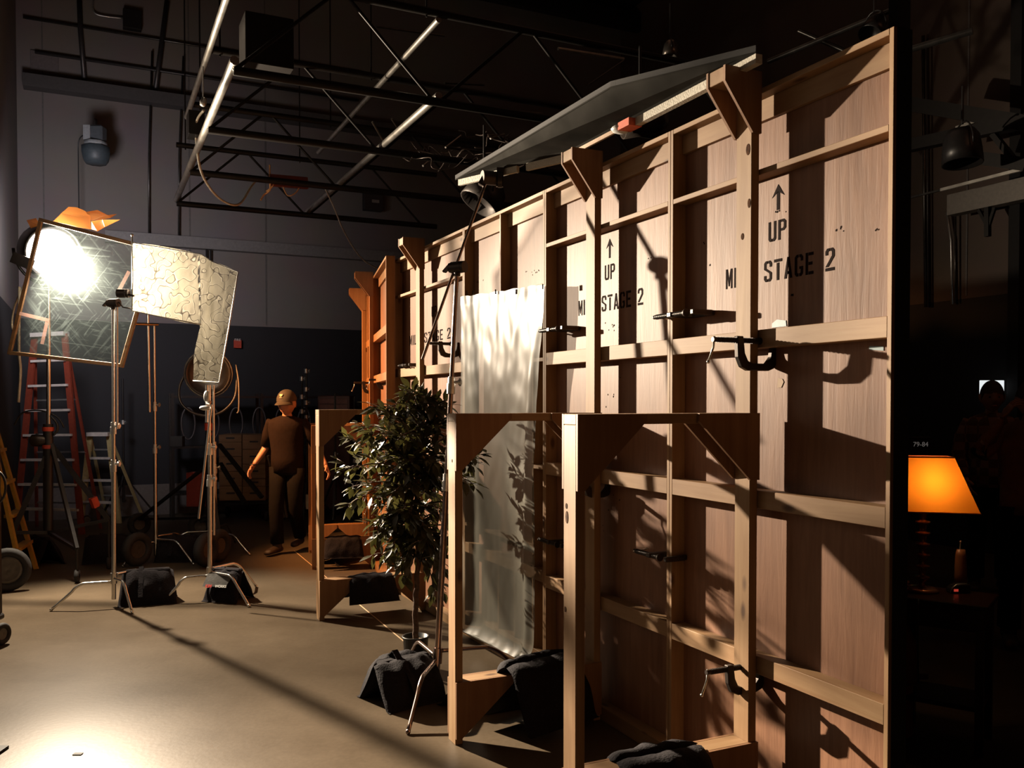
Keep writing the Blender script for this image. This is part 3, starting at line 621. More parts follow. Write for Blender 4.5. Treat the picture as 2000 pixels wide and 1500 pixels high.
# ---------------------------------------------------------------- sandbags
def sandbag(label, loc, rz, w_=.42, h=.26, spread=.16, T_=.06, mat=None, group='black sandbags', seed=0, flare=1.12, zoff=0, tilt=None, strap=True, gap=.012):
    t = T('sandbag', label, 'sandbag', loc, rz, group); mat = mat or FABRIC; nu, nv = 22, 16
    for sd in (-1, 1):
        vs = []; fs = []
        for side in (0, 1):
            for j in range(nv+1):
                v = j/nv
                for i in range(nu+1):
                    u = -1+2*i/nu; hw = w_/2*((.86+.1*abs(u)**3)*(1-v)+flare*v)
                    x = u*hw; cy = sd*(gap*min(1, .2+v/.10)+spread*v**1.15); cz = h*(1-v**1.0)
                    th = T_*max(0, 1-abs(u)**3.2)**.5*max(0, sin(pi*min(1, v*.9+.08)))**.6*max(0, 1-v**7)
                    nn = noise.noise(Vector((u*2.4+seed, v*2.6+sd*3, side*2.)))*.35+noise.noise(Vector((u*6+seed, v*5, 5+side)))*.16+.12*sin(u*9+seed+v*4)*(1-v)
                    th *= (1+nn); dirn = Vector((0, sd*cos(.7), sin(.7)))*(1 if side == 0 else -1)
                    cz2 = cz-.02*(abs(u)**2)*v*2 + .010*noise.noise(Vector((u*3, v, seed)))
                    p = Vector((x, cy, max(cz2, .004)))+dirn*th*(1.0 if side == 0 else .55)
                    p.z = max(p.z, .003); vs.append(p)
        k = (nu+1)*(nv+1)
        for side in (0, 1):
            for j in range(nv):
                for i in range(nu):
                    a = side*k+j*(nu+1)+i; q = (a, a+1, a+nu+2, a+nu+1); fs.append(q if side == 0 else q[::-1])
        for i in range(nu):
            a = nv*(nu+1)+i; fs.append((a, a+1, k+a+1, k+a)); fs.append((i+1, i, k+i, k+i+1))
        for j in range(nv):
            a = j*(nu+1); fs.append((a, a+nu+1, k+a+nu+1, k+a)); a = a+nu; fs.append((a+nu+1, a, k+a, k+a+nu+1))
        if zoff: vs = [v+Vector((0, 0, zoff)) for v in vs]
        MB().add(vs, fs, True).build('pouch', mat, t)
    if strap:
        def sp_(v, sd): return Vector((-.05, sd*(.012+spread*v**1.15)+sd*cos(.7)*T_*1.02*min(1, .35+v*1.6), max(.012, h*(1-v)+sin(.7)*T_*1.02*min(1, .5+v)+zoff)))
        pts = [sp_(v, -1) for v in (.85, .65, .45, .25, .1)]+[Vector((-.05, 0, h+T_*.62+zoff))]+[sp_(v, 1) for v in (.1, .25, .45, .65, .85)]
        m = MB()
        for a, b in zip(pts, pts[1:]): m.bar(a, b+(b-a)*.05, .035, .005, (1, 0, 0)) if False else m.bar(a, b+(b-a)*.05, .005, .035, (1, 0, 0))
        m.build('strap', mat, t); m = MB().bar((-w_*.42, 0, h+.006+zoff), (w_*.42, 0, h+.006+zoff), .06, .03); m.build('top_seam', mat, t, bevel=.01)
    return t
SB = 'black sandbags weighing down stands and braces'
sandbag('black sandbag on the leg of the left c-stand', (-2.97, 7.2, 0), radians(20), .40, .25, .15, group=SB, seed=1)
GREYF = plain('grey_canvas', (.07, .066, .06), .8, bump=.4)
sb2 = sandbag('black and grey sandbag with a red and white logo on the second c-stand', (-2.34, 7.28, 0), radians(-18), .30, .24, .13, T_=.045, group=SB, seed=2)
q = [Vector((-.13, -.062, .205)), Vector((.115, -.062, .215)), Vector((.08, -.115, .12)), Vector((-.14, -.118, .11))]
m = MB(); nn = (q[1]-q[0]).cross(q[3]-q[0]).normalized(); nn = -nn if nn.y > 0 else nn
m.add([p+nn*.035 for p in q]+[p+nn*.037 for p in q], [(0,1,2,3), (4,5,6,7), (0,1,5,4), (1,2,6,5), (2,3,7,6), (3,0,4,7)]); m.build('grey_panel', GREYF, sb2)
def text(body, size, mat, parent, o, ux, uy, name='printed_lettering', depth=.001, align='CENTER', thick=0):
    c = bpy.data.curves.new(name, 'FONT'); c.body = body; c.size = size; c.align_x = align; c.align_y = 'CENTER'; c.extrude = depth/2; c.offset = thick
    ob = bpy.data.objects.new('tmp', c); COL.objects.link(ob); dg = bpy.context.evaluated_depsgraph_get()
    me = bpy.data.meshes.new_from_object(ob.evaluated_get(dg)); bpy.data.objects.remove(ob)
    ux = Vector(ux).normalized(); uy = Vector(uy); uy = (uy-ux*uy.dot(ux)).normalized(); uz = ux.cross(uy)
    M = Matrix((ux, uy, uz)).transposed().to_4x4(); M.translation = Vector(o)
    me.transform((chain(parent).inverted() if parent else Matrix()) @ M); me.materials.clear(); me.materials.append(mat)
    r = bpy.data.objects.new(name, me); COL.objects.link(r); r.parent = parent; return r
Mw = chain(sb2); ux = Mw.to_3x3() @ (q[1]-q[0]); uy = Mw.to_3x3() @ (q[0]-q[3]); o1 = Mw @ (q[3]*.72+q[2]*.28+nn*.043); o2 = Mw @ (q[3]*.2+q[2]*.62+q[1]*.0+q[2]*.18+nn*.043)
text('KIM', .036, emit('logo_red', (.6, .04, .03), 0), sb2, o1, ux, uy, thick=.0012); text('WORKS', .030, plain('white_print', (.8, .8, .78)), sb2, o2, ux, uy, thick=.001)
sandbag('dark sandbag on the third c-stand in the shadow', (-3.42, 9.08, 0), radians(5), .40, .24, .14, group=SB, seed=3)
sandbag('big black sandbag on the floor in front of the ficus pot', (-.60, 4.84, 0), radians(38), .38, .21, .17, T_=.10, group=SB, seed=4, flare=1.0)
def onbrace(J, org, dv, s, nv, lab, yc, seed, **k):
    p = org+dv*s+nv*yc+Vector((0, 0, .115)); return sandbag(lab, p, atan2(nv.y, nv.x), .36, .19, .10, T_=.04, group=SB, seed=seed, flare=1.12, strap=False, gap=.052, **k)
onbrace(J1, P0, D, sj1, N, 'black sandbag hanging on the low rail of the brace behind the ficus', .43, 5)
sandbag('crumpled black sandbags piled over the low rail of the second brace', P0+D*1.857+N*.33+Vector((0, 0, .05)), atan2(N.y, N.x)+.25, .46, .29, .15, T_=.075, group=SB, seed=6, flare=1.0, strap=False, gap=.05)
sandbag('black sandbag on the nearest brace, cut by the bottom edge', P0+D*.68+N*.43+Vector((0, 0, .10)), atan2(N.y, N.x), .40, .21, .12, T_=.055, group=SB, seed=7, strap=False, gap=.05)
onbrace(JB, q0, D2, .72, N2, 'black sandbag on the low rail of the brace behind the front ficus brace', .30, 8)
sandbag('black sandbag lying flat on the floor behind the low rail of the second brace', P0+D*2.25+N*.45, atan2(N.y, N.x), .42, .12, .12, T_=.05, group=SB, seed=9)
sandbag('black sandbag slumped on the base of the tall crank stand, right side', (-4.15, 9.05, 0), .4, .42, .25, .16, group=SB, seed=10)
sandbag('black sandbag slumped at the foot of the tall crank stand, left side', (-4.75, 8.85, 0), -.5, .38, .26, .16, group=SB, seed=11)
sandbag('dark sandbag lying by the farthest brace at the far wall', (-1.78, 9.0, 0), 1.2, .40, .22, .14, group=SB, seed=12)

# ---------------------------------------------------------------- wooden diffusion frame
fq = [at(80, 430, 7.72), at(302, 487, 7.62), at(238, 714, 7.72), at(19, 689, 7.82)]
t = T('diffusion_frame', 'wood-framed sheet of scratched translucent diffusion glowing in front of the key lamp', 'diffusion frame', (sum(fq, Vector())/4))
for i in range(4):
    a, b = fq[i], fq[(i+1) % 4]; d = (b-a).normalized()*.016; MB().bar(a-d, b+d, .032, .028, (0, 1, 0)).build('frame_bar', PINE['x'], t, world=True, bevel=.002)
fn = (fq[1]-fq[0]).cross(fq[3]-fq[0]).normalized(); nu = 14; vs = []
for j in range(nu+1):
    for i in range(nu+1):
        u, v = i/nu, j/nu; p = (fq[0]*(1-u)+fq[1]*u)*(1-v)+(fq[3]*(1-u)+fq[2]*u)*v; vs.append(p+fn*(.012*noise.noise(Vector((u*4, v*4, 0)))))
MB().add(vs, [(j*(nu+1)+i, j*(nu+1)+i+1, (j+1)*(nu+1)+i+1, (j+1)*(nu+1)+i) for j in range(nu) for i in range(nu)], True).build('diffusion_sheet', GEL, t, world=True)
for (x1, y1, x2, y2) in ((38, 612, 96, 626), (92, 628, 82, 672), (232, 568, 252, 530)):
    a = at(x1, y1, 7.70); b = at(x2, y2, 7.70); MB().bar(a, b, .03, .003, (0, 1, 0)).build('repair_tape', sheet('clear_tape', (.10, .06, .05), .55, .4, .5)[0], t, world=True)
# ---------------------------------------------------------------- crinkled L-shaped flag
out = [(258, 474), (300, 478), (345, 486), (390, 496), (414, 511), (440, 519), (465, 531), (458, 580), (447, 640), (437, 700), (428, 747), (402, 748), (377, 744), (381, 700), (379, 690), (388, 664), (391, 640), (393, 633), (360, 630), (310, 618), (258, 607)]
t = T('crinkled_flag', 'crinkled L-shaped white flag with a squiggle texture, beside the wooden diffusion frame', 'flag', at(330, 560, 7.0))
m = MB(); bmx = bmesh.new(); ov = [bmx.verts.new(at(x, y, 7.0)) for x, y in out]; bmx.faces.new(ov); bmesh.ops.triangulate(bmx, faces=bmx.faces[:])
for _ in range(4): bmesh.ops.subdivide_edges(bmx, edges=[e for e in bmx.edges if e.calc_length() > .035], cuts=1); bmesh.ops.triangulate(bmx, faces=bmx.faces[:])
for v in bmx.verts: v.co.y += .02*noise.noise(v.co*5)+.006*noise.noise(v.co*22)
bmx.verts.index_update(); m.add([v.co.copy() for v in bmx.verts], [[v.index for v in f.verts] for f in bmx.faces], True); bmx.free(); m.build('film', CUC, t, world=True)
fr = [at(258, 474, 6.99), at(394, 497, 6.99), at(414, 511, 6.99), at(465, 531, 6.99), at(447, 640, 6.99), at(428, 747, 6.99), at(377, 744, 6.99)]
MB().tube(fr, .005, 6).build('wire_frame', ALU, t, world=True)
MB().tube([at(258, 460, 6.99), at(259, 540, 6.99), at(258, 607, 6.99), at(310, 618, 6.99), at(393, 634, 6.99)], .006, 6).ball(at(258, 459, 6.99), .012, 8, 5).build('wire_frame', ALU, t, world=True)
m = MB(); q = at(238, 573, 6.98); m.cyl(q-Vector((.035, 0, 0)), q+Vector((.03, 0, 0)), .034, n=16); m.cyl(q+Vector((.035, 0, 0)), q+Vector((.055, 0, 0)), .034, n=16); m.cyl(q, at(262, 578, 6.97), .008, n=8)
m.tube([at(232, 590, 7), at(240, 600, 7), at(258, 603, 7)], .006, 6); m.build('grip_head', GRIP, t, world=True)

# ---------------------------------------------------------------- key lamp on its crank stand
aim = Vector((.66, -.72, -.22)).normalized(); bk = -aim
t = T('key_lamp', 'large round film lamp with orange gels, shining through the wooden diffusion frame', 'lamp', LAMP)
cen = LAMP+bk*.06
MB().lathe([(.0, .50), (.15, .49), (.20, .42), (.25, .30), (.26, .05), (.26, .0), (.245, .0), (.24, .10), (.20, .16), (0.0, .17)], cen, 28, bk).build('housing', BLK, t, world=True)
MB().cyl(cen+bk*.085, cen+bk*.10, .215, n=28).build('lens', LENS, t, world=True)
x, y, z = basis(aim); yk = [cen+bk*.2+x*.30*cos(a)+Vector((0, 0, 1))*.30*sin(a)*1.05 for a in [pi+pi*i/16 for i in range(17)]]
MB().tube(yk, .014, 8).build('yoke', BLK, t, world=True)
def gel(px, Yc, cur, mat=GELO):
    vs = [at(x, y, Yc+cur*k) for k, (x, y) in enumerate(px)]; n = len(vs)
    m = MB().add(vs+[v+Vector((.001, .003, 0)) for v in vs], [tuple(range(n)), tuple(range(n, 2*n))[::-1]]+[(i, (i+1) % n, n+(i+1) % n, n+i) for i in range(n)]); return m.build('orange_gel', mat, t, world=True)
gel([(104, 432), (120, 416), (134, 404), (150, 405), (166, 412), (176, 422), (177, 448), (150, 444)], 8.0, .02); gel([(178, 432), (200, 429), (234, 429), (205, 443), (190, 452), (178, 448)], 7.95, .03); gel([(168, 414), (190, 410), (210, 420), (228, 418), (215, 426), (178, 431)], 8.05, .03)
gel([(52, 430), (70, 426), (78, 440), (60, 446)], 8.05, .01); MB().bar(at(48, 500, 8.0), at(40, 520, 8.0), .02, .2).build('barn_door', BLK, t, world=True)
t = T('crank_stand', 'tall black crank-up stand with chrome riser and red fittings carrying the key lamp', 'stand', (-4.42, 8.45, 0))
SB0 = Vector((-4.42, 8.45, 0))
def s_(px, py, Y=8.45): return at(px, py, Y)
MB().cyl(s_(95, 830), s_(95, 560), .020, n=12).build('riser', CHROME, t, world=True)
MB().cyl(s_(94, 1035), s_(94, 828), .045, n=14).build('column', BLK, t, world=True)
MB().cyl(s_(94, 842), s_(94, 834), .053, n=14).cyl(s_(94, 876), s_(94, 869), .053, n=14).build('red_collar', RED, t, world=True, label='red collars')
MB().lathe([(.05, 0), (.06, .05), (.06, .12), (.03, .14)], s_(90, 860), 10, (-1, -.3, 0)).cyl(s_(84, 855), s_(70, 848), .012, n=8).build('crank_handle', GRIP, t, world=True)
for tip, yy in (((212, 1015), 8.6), ((25, 1040), 8.3), ((150, 1072), 7.95)):
    fp = at(*tip, yy); m = MB().bar(s_(100, 868), fp, .03, .045); m.bar(s_(95, 1040), fp, .03, .03); m.build('leg', BLK, t, world=True)
    m = MB(); m.lathe([(.02, -.02), (.055, -.018), (.062, 0), (.055, .018), (.02, .02)], (fp.x, fp.y, .062), 16, (1, .3, 0)); m.cyl((fp.x, fp.y, .09), fp, .012, n=8); m.build('caster', RUB, t, world=True)
MB().bar(s_(181, 972, 8.53), s_(188, 990, 8.56), .05, .065).build('red_sleeve', RED, t, world=True)
m = MB().tube(smooth_path([s_(125, 835), s_(112, 815), s_(80, 802), s_(45, 806), s_(28, 830)]), .008, 6); m.tube(smooth_path([s_(98, 812), s_(110, 825), s_(112, 840), s_(104, 850)]), .012, 6); m.build('power_cable', BCAB, t, world=True)
m = MB().tube(smooth_path([at(46, 560, 8.2), at(28, 600, 8.25), at(24, 640, 8.2), at(38, 655, 8.2)]), .010, 6); m.tube(smooth_path([at(38, 560, 8.2), at(37, 680, 8.2), at(40, 725, 8.2), at(36, 786, 8.2)]), .013, 6)
one(m, 'lamp_cable', CAB, 'pale cable hanging from the key lamp left of the red ladder', 'cable', at(38, 700, 8.2))

# ---------------------------------------------------------------- overhead board
A_, C_, B_, D_ = at(889, 352, 5.51), at(1110, 299, 4.74), at(1476, 104, 3.31), at(1192, 172, 4.02)
t = T('overhead_board', 'black-faced foam board with white edges resting over the wall top on two braces', 'board', (A_+B_+C_+D_)/4)
up = Vector((0, 0, 1)); BF = plain('satin_black_face', (.026, .025, .023), .8, var=.3, scale=5, spec=0); E_ = C_+(B_-C_)*.44; G_ = A_+(D_-A_)*.5
def slab(q, z0, z1, name, mat, **k): vs = [p+up*z0 for p in q]+[p+up*z1 for p in q]; n = len(q); return MB().add(vs, [tuple(range(n))[::-1], tuple(range(n, 2*n))]+[(i, (i+1) % n, n+(i+1) % n, n+i) for i in range(n)]).build(name, mat, t, world=True, **k)
slab([A_, C_, B_, D_], .000, .006, 'black_face', BF)
FOAM = plain('white_beadboard', (.45, .42, .35), .8, bump=.4, scale=120)
slab([lerp(A_, C_, .04), C_, lerp(C_, B_, .965), lerp(lerp(A_, D_, .965), lerp(C_, B_, .965), .05)], .0065, .034, 'foam_core', FOAM)
slab([lerp(lerp(A_, D_, .97), lerp(C_, B_, .97), .05), lerp(C_, B_, .97), B_, lerp(D_, B_, .05)], .0065, .030, 'black_taped_end', DRAPE)
slab([A_, lerp(A_, C_, .035), lerp(D_, B_, .045), D_], .0065, .030, 'black_taped_edge', DRAPE)
ac = (C_-A_).normalized(); cb = (B_-C_).normalized()
def lip(a, b, h, w_, name='foam_lip', top=-.0004):
    d = (b-a).normalized(); s = Vector((-d.y, d.x, 0)).normalized()*w_
    vs = [a, b, b+s, a+s]; return slab(vs, top-h, top, name, FOAM)
lip(lerp(A_, C_, .03), lerp(A_, C_, .30), .036, .02); lip(lerp(A_, C_, .36), lerp(A_, C_, .58), .036, .02); lip(lerp(A_, C_, .66), C_, .040, .02)
lip(lerp(C_, B_, .38), B_, .035, .03); lip(lerp(C_, B_, .02), lerp(C_, B_, .37), .02, .012, 'wood_batten')
for k in kids(t):
    if k.name.startswith('wood_batten'): k.data.materials.clear(); k.data.materials.append(PINE['x'])
q = lerp(C_, B_, .38)
MB().bar(q-up*.02, q+cb*.10-up*.02, .07, .035).build('red_tape', plain('red_tape', (.55, .10, .04), .4), t, world=True)
MB().ball(q-up*.02-cb*.03, (.05, .05, .02), 10, 6).build('white_tape', plain('white_tape', (.7, .72, .70), .5), t, world=True)
m = MB(); h0 = aHi; m.cyl(h0-Vector((.03, .02, 0)), h0+Vector((.05, .01, 0)), .04, n=16); m.cyl(h0+Vector((.06, 0, -.01)), h0+Vector((.085, 0, -.01)), .045, n=16); m.bar(h0+Vector((.07, 0, -.05)), h0+Vector((.075, 0, .06)), .022, .04); m.bar(h0-Vector((.04, 0, .04)), h0-Vector((.0, 0, -.03)), .05, .03)
one(m, 'board_clamp', GRIP, 'dark grip clamp holding the left corner of the overhead board', 'clamp', h0)
# dangling debris lit by the lamp
random.seed(3)
def can(label, px, py, Y, r, l, d, mat):
    p = at(px, py, Y); d = Vector(d).normalized(); t = T('hanging_light', label, 'light', p, 0, 'theatre lights hanging from the grid')
    MB().lathe([(0, l), (r*.7, l*.97), (r*.9, l*.8), (r, l*.4), (r*1.05, 0), (r*.97, 0), (r*.8, l*.3), (0, l*.35)], p, 20, d).build('housing', mat, t, world=True)
    x, y, z = basis(d); MB().tube([p+d*l*.4+x*r*1.2*cos(a)+Vector((0,0,1))*r*1.5*sin(a) for a in [pi*i/10 for i in range(11)]], .008, 6).build('yoke', BLK, t, world=True)
    MB().cyl(p+d*l*.4+Vector((0, 0, r*1.4)), p+d*l*.4+Vector((0, 0, r*1.4+.35)), .012, n=6).build('hook_stem', BLK, t, world=True); return t
can('silver-banded lamp can hanging in the dark under the right part of the overhead board', 1215, 235, 6.6, .13, .34, (1, .1, .15), plain('dull_can', (.16, .13, .11), .35, .8))
can('round dark lamp dish hanging behind the foreground stand head', 935, 400, 7.4, .17, .22, (.5, .2, .8), plain('dull_can_dark', (.07, .06, .055), .4, .6))
#==TRUSS==
# ---------------------------------------------------------------- hanging lighting truss (lower chord z ZL, runs parallel to the wall)
ZL, ZU = 3.98, 4.56
TO = Vector((-1.935, 6.2, 0)); TW = 1.52
def TP(s, tt, z): return TO + D*s + P*tt + Vector((0, 0, z))
SILV = plain('bright_pipe', (.50, .47, .42), .33, .85, var=.25, scale=8)
GP = 'pipes of the hanging lighting grid'
def pipe(label, a, b, r, mat=None, group=GP, name='grid_pipe'):
    return one(MB().cyl(a, b, r, n=14), name, mat or SILV, label, 'pipe', a, group=group)
pipe('lower left pipe of the hanging grid, brightest, lit above the key lamp', TP(-.06, 0, ZL), TP(4.62, 0, ZL), .032)
pipe('upper left pipe of the hanging grid, above the brightest one', TP(-.5, 0, ZU), TP(3.3, 0, ZU), .026)
pipe('lower right pipe of the hanging grid, running to the middle of the picture top', TP(0, TW, ZL), TP(4.65, TW, ZL), .03)
pipe('upper right pipe of the hanging grid, broken by dark cross trusses', TP(0, TW, ZU), TP(4.0, TW, ZU), .024)
for i, s0 in enumerate((0, 1.48, 3.0, 4.55)):
    LT = 4.6 if i < 3 else 3.2
    t = T('cross_truss', ('dark cross truss nearest the camera in the hanging grid', 'second dark cross truss of the hanging grid, with a cable bundle', 'third dark cross truss of the hanging grid, with a red junction cable', 'farthest and lowest-looking dark cross truss of the hanging grid')[i], 'truss', TP(s0, 0, ZL), 0, 'dark cross trusses of the hanging grid')
    MB().cyl(TP(s0, 0, ZL-.05), TP(s0, LT, ZL-.05), .033, n=10).build('lower_chord', TRUSS, t, world=True)
    MB().cyl(TP(s0, 0, ZU+.045), TP(s0, LT, ZU+.045), .030, n=10).build('upper_chord', TRUSS, t, world=True)
    k = 0.0
    while k < LT-.3:
        MB().cyl(TP(s0, k, ZL-.05), TP(s0, k+.72, ZU+.045), .0135, n=8).build('diagonal_web', TRUSS, t, world=True)
        MB().cyl(TP(s0, k+.80, ZU+.045), TP(s0, k+1.48, ZL-.05), .0135, n=8).build('diagonal_web', TRUSS, t, world=True); k += 1.52
    for tt in (0, TW, 2*TW): MB().bar(TP(s0, tt, ZL-.07), TP(s0, tt, ZU+.07), .05, .04).build('vertical_post', TRUSS, t, world=True)
    for tt in (.1, TW-.1): MB().cyl(TP(s0, tt, ZU), TP(s0, tt, ZC-.01), .008, n=6).build('drop_rod', TRUSS, t, world=True)
# big dark hanging plate and gear boxes
def bx(name, label, cat, px, py, Y, wx, wy, wz, mat, group=None, rz=0):
    p = at(px, py, Y); M = Matrix.Translation(p) @ Matrix.Rotation(rz, 4, 'Z'); return one(MB().box((-wx/2, -wy/2, -wz/2), (wx/2, wy/2, wz/2), M), name, mat, label, cat, p, rz, group, bevel=.004)
bx('dimmer_box', 'dark dimmer box hung on the left pipe of the grid', 'box', 382, 245, 8.25, .14, .2, .22, BLK, rz=.45)
bx('speaker_box', 'large dark box hanging between the first and second cross truss', 'box', 520, 92, 6.9, .36, .3, .38, TRUSS, rz=.45)
q = TP(3.0, .55, ZL-.12); t = T('junction_strip', 'dull red electrical strip with dangling cables on the third cross truss', 'electrical strip', q)
m = MB(); pa = at(527, 352, 9.3); pb = at(600, 358, 9.55); m.bar(pa, pb, .05, .12); m.build('strip_body', plain('dull_red', (.16, .035, .02), .5), t, world=True)
OCAB = plain('orange_cable', (.65, .36, .17), .45)
m = MB(); m.tube(smooth_path([pa+up*.16, pa+up*.02, pa-up*.10, at(516, 380, 9.3), at(509, 391, 9.25)]), .009, 6); m.tube(smooth_path([pa+up*.05+P*.03, at(533, 362, 9.3), at(520, 374, 9.3)]), .008, 6); m.tube(smooth_path([at(552, 362, 9.4), at(562, 382, 9.4), at(578, 376, 9.45), at(586, 362, 9.5)]), .007, 6); m.build('cable', OCAB, t, world=True)
c = MB().tube(smooth_path([at(398, 215, 7.9), at(383, 245, 8.2), at(390, 325, 8.4), at(412, 370, 8.6), at(440, 395, 8.8), at(468, 398, 9.0), at(490, 365, 9.3), at(505, 347, 9.4)], 8), .012, 6)
one(c, 'truss_cable', CAB, 'pale cable looping under the left end of the hanging grid', 'cable', at(440, 395, 8.8))
c = MB().tube(smooth_path([at(630, 358, 9.9), at(650, 400, 10), at(675, 458, 10.2), at(710, 508, 10.4), at(760, 534, 10.6)], 8), .009, 6)
one(c, 'slack_wire', plain('grey_wire', (.28, .24, .22), .5), 'thin grey wire sagging down behind the near wall top', 'cable', at(675, 458, 10.2))
for i, (px, py) in enumerate(((540, 150), (397, 200), (488, 135))):
    q = at(px, py, 7.2+i*.3); m = MB().lathe([(0, .045), (.02, .04), (.03, 0), (.02, -.03), (0, -.035)], q, 10, (.2, .3, 1)); m.cyl(q, q+up*.3, .005, n=5); one(m, 'hanging_clamp', ALU, ('small bright clamp hanging under the first cross truss', 'clamp with looped ties on the upper left grid pipe', 'small clamp at the near end of the left grid pipe')[i], 'clamp', q, group='small clamps on the hanging grid')
# cable tangle
random.seed(11)
tg = []
m = MB()
for i in range(16):
    x = random.uniform(780, 960); y = random.uniform(255, 330); Y = random.uniform(8.2, 9.4); pts = []
    for k in range(6): pts.append(at(x+k*random.uniform(8, 22), y+random.uniform(-16, 16)+k*1.5, Y+random.uniform(-.1, .1)))
    m.tube(smooth_path(pts, 4), random.choice((.006, .008, .004)), 5)
o = one(m, 'cable_tangle', plain('dark_cable_sheath', (.13, .10, .085), .25, .3), 'dense tangle of cables on the grid left of the overhead board', 'cables', at(870, 295, 8.8)); o['kind'] = 'stuff'
for i, (x1, y1, x2, y2) in enumerate(((727, 238, 748, 274), (765, 232, 782, 258), (870, 288, 900, 265), (826, 324, 852, 302), (958, 270, 985, 262))):
    pipe('short pale bracket arm no. sticking out of the cable tangle'.replace(' no.', ''), at(x1, y1, 8.7), at(x2, y2, 8.9), .010, group='pale bracket arms by the cable tangle', name='bracket_arm')
for i, (x1, y1, x2, y2, Y, lb) in enumerate(((1090, 95, 1218, 115, 9.5, 'bright pipe high above the left part of the overhead board'), (1045, 200, 1122, 210, 9.0, 'bright pipe just above the far edge of the overhead board'), (868, 162, 945, 166, 9.0, 'faint lit pipe right of the hanging grid'), (862, 203, 1060, 222, 8.8, 'long grey pipe right of the hanging grid above the cable tangle'), (870, 288, 960, 300, 8.8, 'grey pipe running under the cable tangle'), (735, 52, 868, 70, 8.9, 'dull pipe at the top of the hanging grid'))):
    pipe(lb, at(x1, y1, Y), at(x2, y2, Y+.4), .018 if i < 2 else .011, SILV if i < 2 else BLKPIPE)
pipe('dark diagonal pipe behind the pipe above the board', at(1218, 118, 9.3), at(1150, 165, 9.2), .007, BLKPIPE)
t = can('small lamp high in the ceiling right of centre with a lit rim', 1308, 112, 8.5, .07, .16, (.1, .1, 1), plain('worn_can', (.2, .18, .16), .3, .8))
can('dark ceiling lamp above the right end of the near wall', 1700, 70, 8.0, .11, .2, (.4, .2, .6), BLK)
# ceiling joists
for i in range(7):
    a = BW0+P*(-1.4)+D*(-.6-i*1.5); a.z = ZC-.35; b = a+P*13; strip('trim_%d' % (30+i), a, b, .12, .3, CEILM, (0,0,1))
#==BACKGROUND==
# ---------------------------------------------------------------- back wall fittings
def bpipe(label, pts, r, mat=None, wallf=bw, off=.06, group='conduits on the back wall', name='conduit', fix_h=False):
    q = [wallf(x, y, off) for x, y in pts]
    if fix_h:
        for v in q: v.z = q[0].z
    return one(MB().tube(q, r, 8), name, mat or BLKPIPE, label, 'pipe', q[0], group=group)
DKC = plain('dark_conduit', (.05, .045, .045), .4, .5)
bpipe('upper horizontal conduit on the back wall, top left', [(45, 34), (700, 145)], .016, fix_h=True)
bpipe('second horizontal conduit on the back wall, just above the dark beam', [(68, 102), (700, 190)], .02, DKC, fix_h=True)
bpipe('thick vertical pipe on the back wall, left of the wall junction box', [(155, 2), (157, 60), (166, 170)], .035, DKC)
bpipe('thick vertical pipe on the back wall, right of the wall junction box', [(326, 2), (312, 110), (302, 190)], .035, DKC)
bpipe('thin vertical conduit on the back wall under the dark beam, left one', [(297, 100), (291, 300), (291, 470)], .014)
bpipe('thin vertical conduit on the back wall under the dark beam, right one', [(358, 110), (350, 300), (349, 480)], .014)
bpipe('pair of conduits low on the back wall above the crinkled flag', [(403, 480), (404, 620)], .012, DKC)
bpipe('second of the conduits low on the back wall above the crinkled flag', [(411, 480), (412, 622)], .012, DKC)
q = bw(183, 35, .1); one(MB().tube(smooth_path([bw(182, 0, .06), bw(182, 20, .06), bw(195, 30, .06), bw(240, 36, .06)], 5), .012, 6), 'conduit', ALU, 'curved thin conduit feeding the wall junction box', 'pipe', bw(182, 10), group='conduits on the back wall')
def wbox(name, label, cat, px, py, w_, h_, d, mat, wallf=bw, rz=None, **kk):
    p = wallf(px, py, d/2+.004); M = Matrix.Translation(p) @ Matrix.Rotation(rp if rz is None else rz, 4, 'Z')
    return one(MB().box((-w_/2, -d/2, -h_/2), (w_/2, d/2, h_/2), M), name, mat, label, cat, p, rp if rz is None else rz, bevel=.004, **kk)
wbox('junction_box', 'black junction box on the back wall near the top left corner', 'box', 258, 40, .24, .26, .12, BLK)
wbox('wall_plate', 'grey rectangular plate on the upper left of the back wall', 'plate', 87, 120, .34, .26, .02, plain('grey_plate', (.12, .10, .10), .6))
wbox('wall_bracket', 'small dark bracket under the beam of the back wall', 'bracket', 186, 180, .2, .08, .1, BLK)
wbox('electrical_box', 'dark electrical box with a pale label, low under the grid on the back wall', 'box', 728, 392, .30, .32, .14, plain('dark_box', (.025, .02, .02), .5))
wbox('box_label', 'small pale label on the dark electrical box', 'label', 728, 397, .12, .05, .006, plain('label_grey', (.3, .27, .24), .6), rz=rp).location += BN*.16
wbox('fire_alarm', 'small red fire alarm with white letters on the dark back wall', 'alarm', 464, 672, .11, .12, .05, RED)
text('FIRE', .05, plain('label_white', (.6, .55, .5), .6), None, bw(464, 664, .06), P, up, name='alarm_lettering')
o = bpy.data.objects['alarm_lettering']; al = [x for x in bpy.data.objects if x.name == 'fire_alarm'][0]; o.parent = al; o.matrix_parent_inverse = chain(al).inverted()
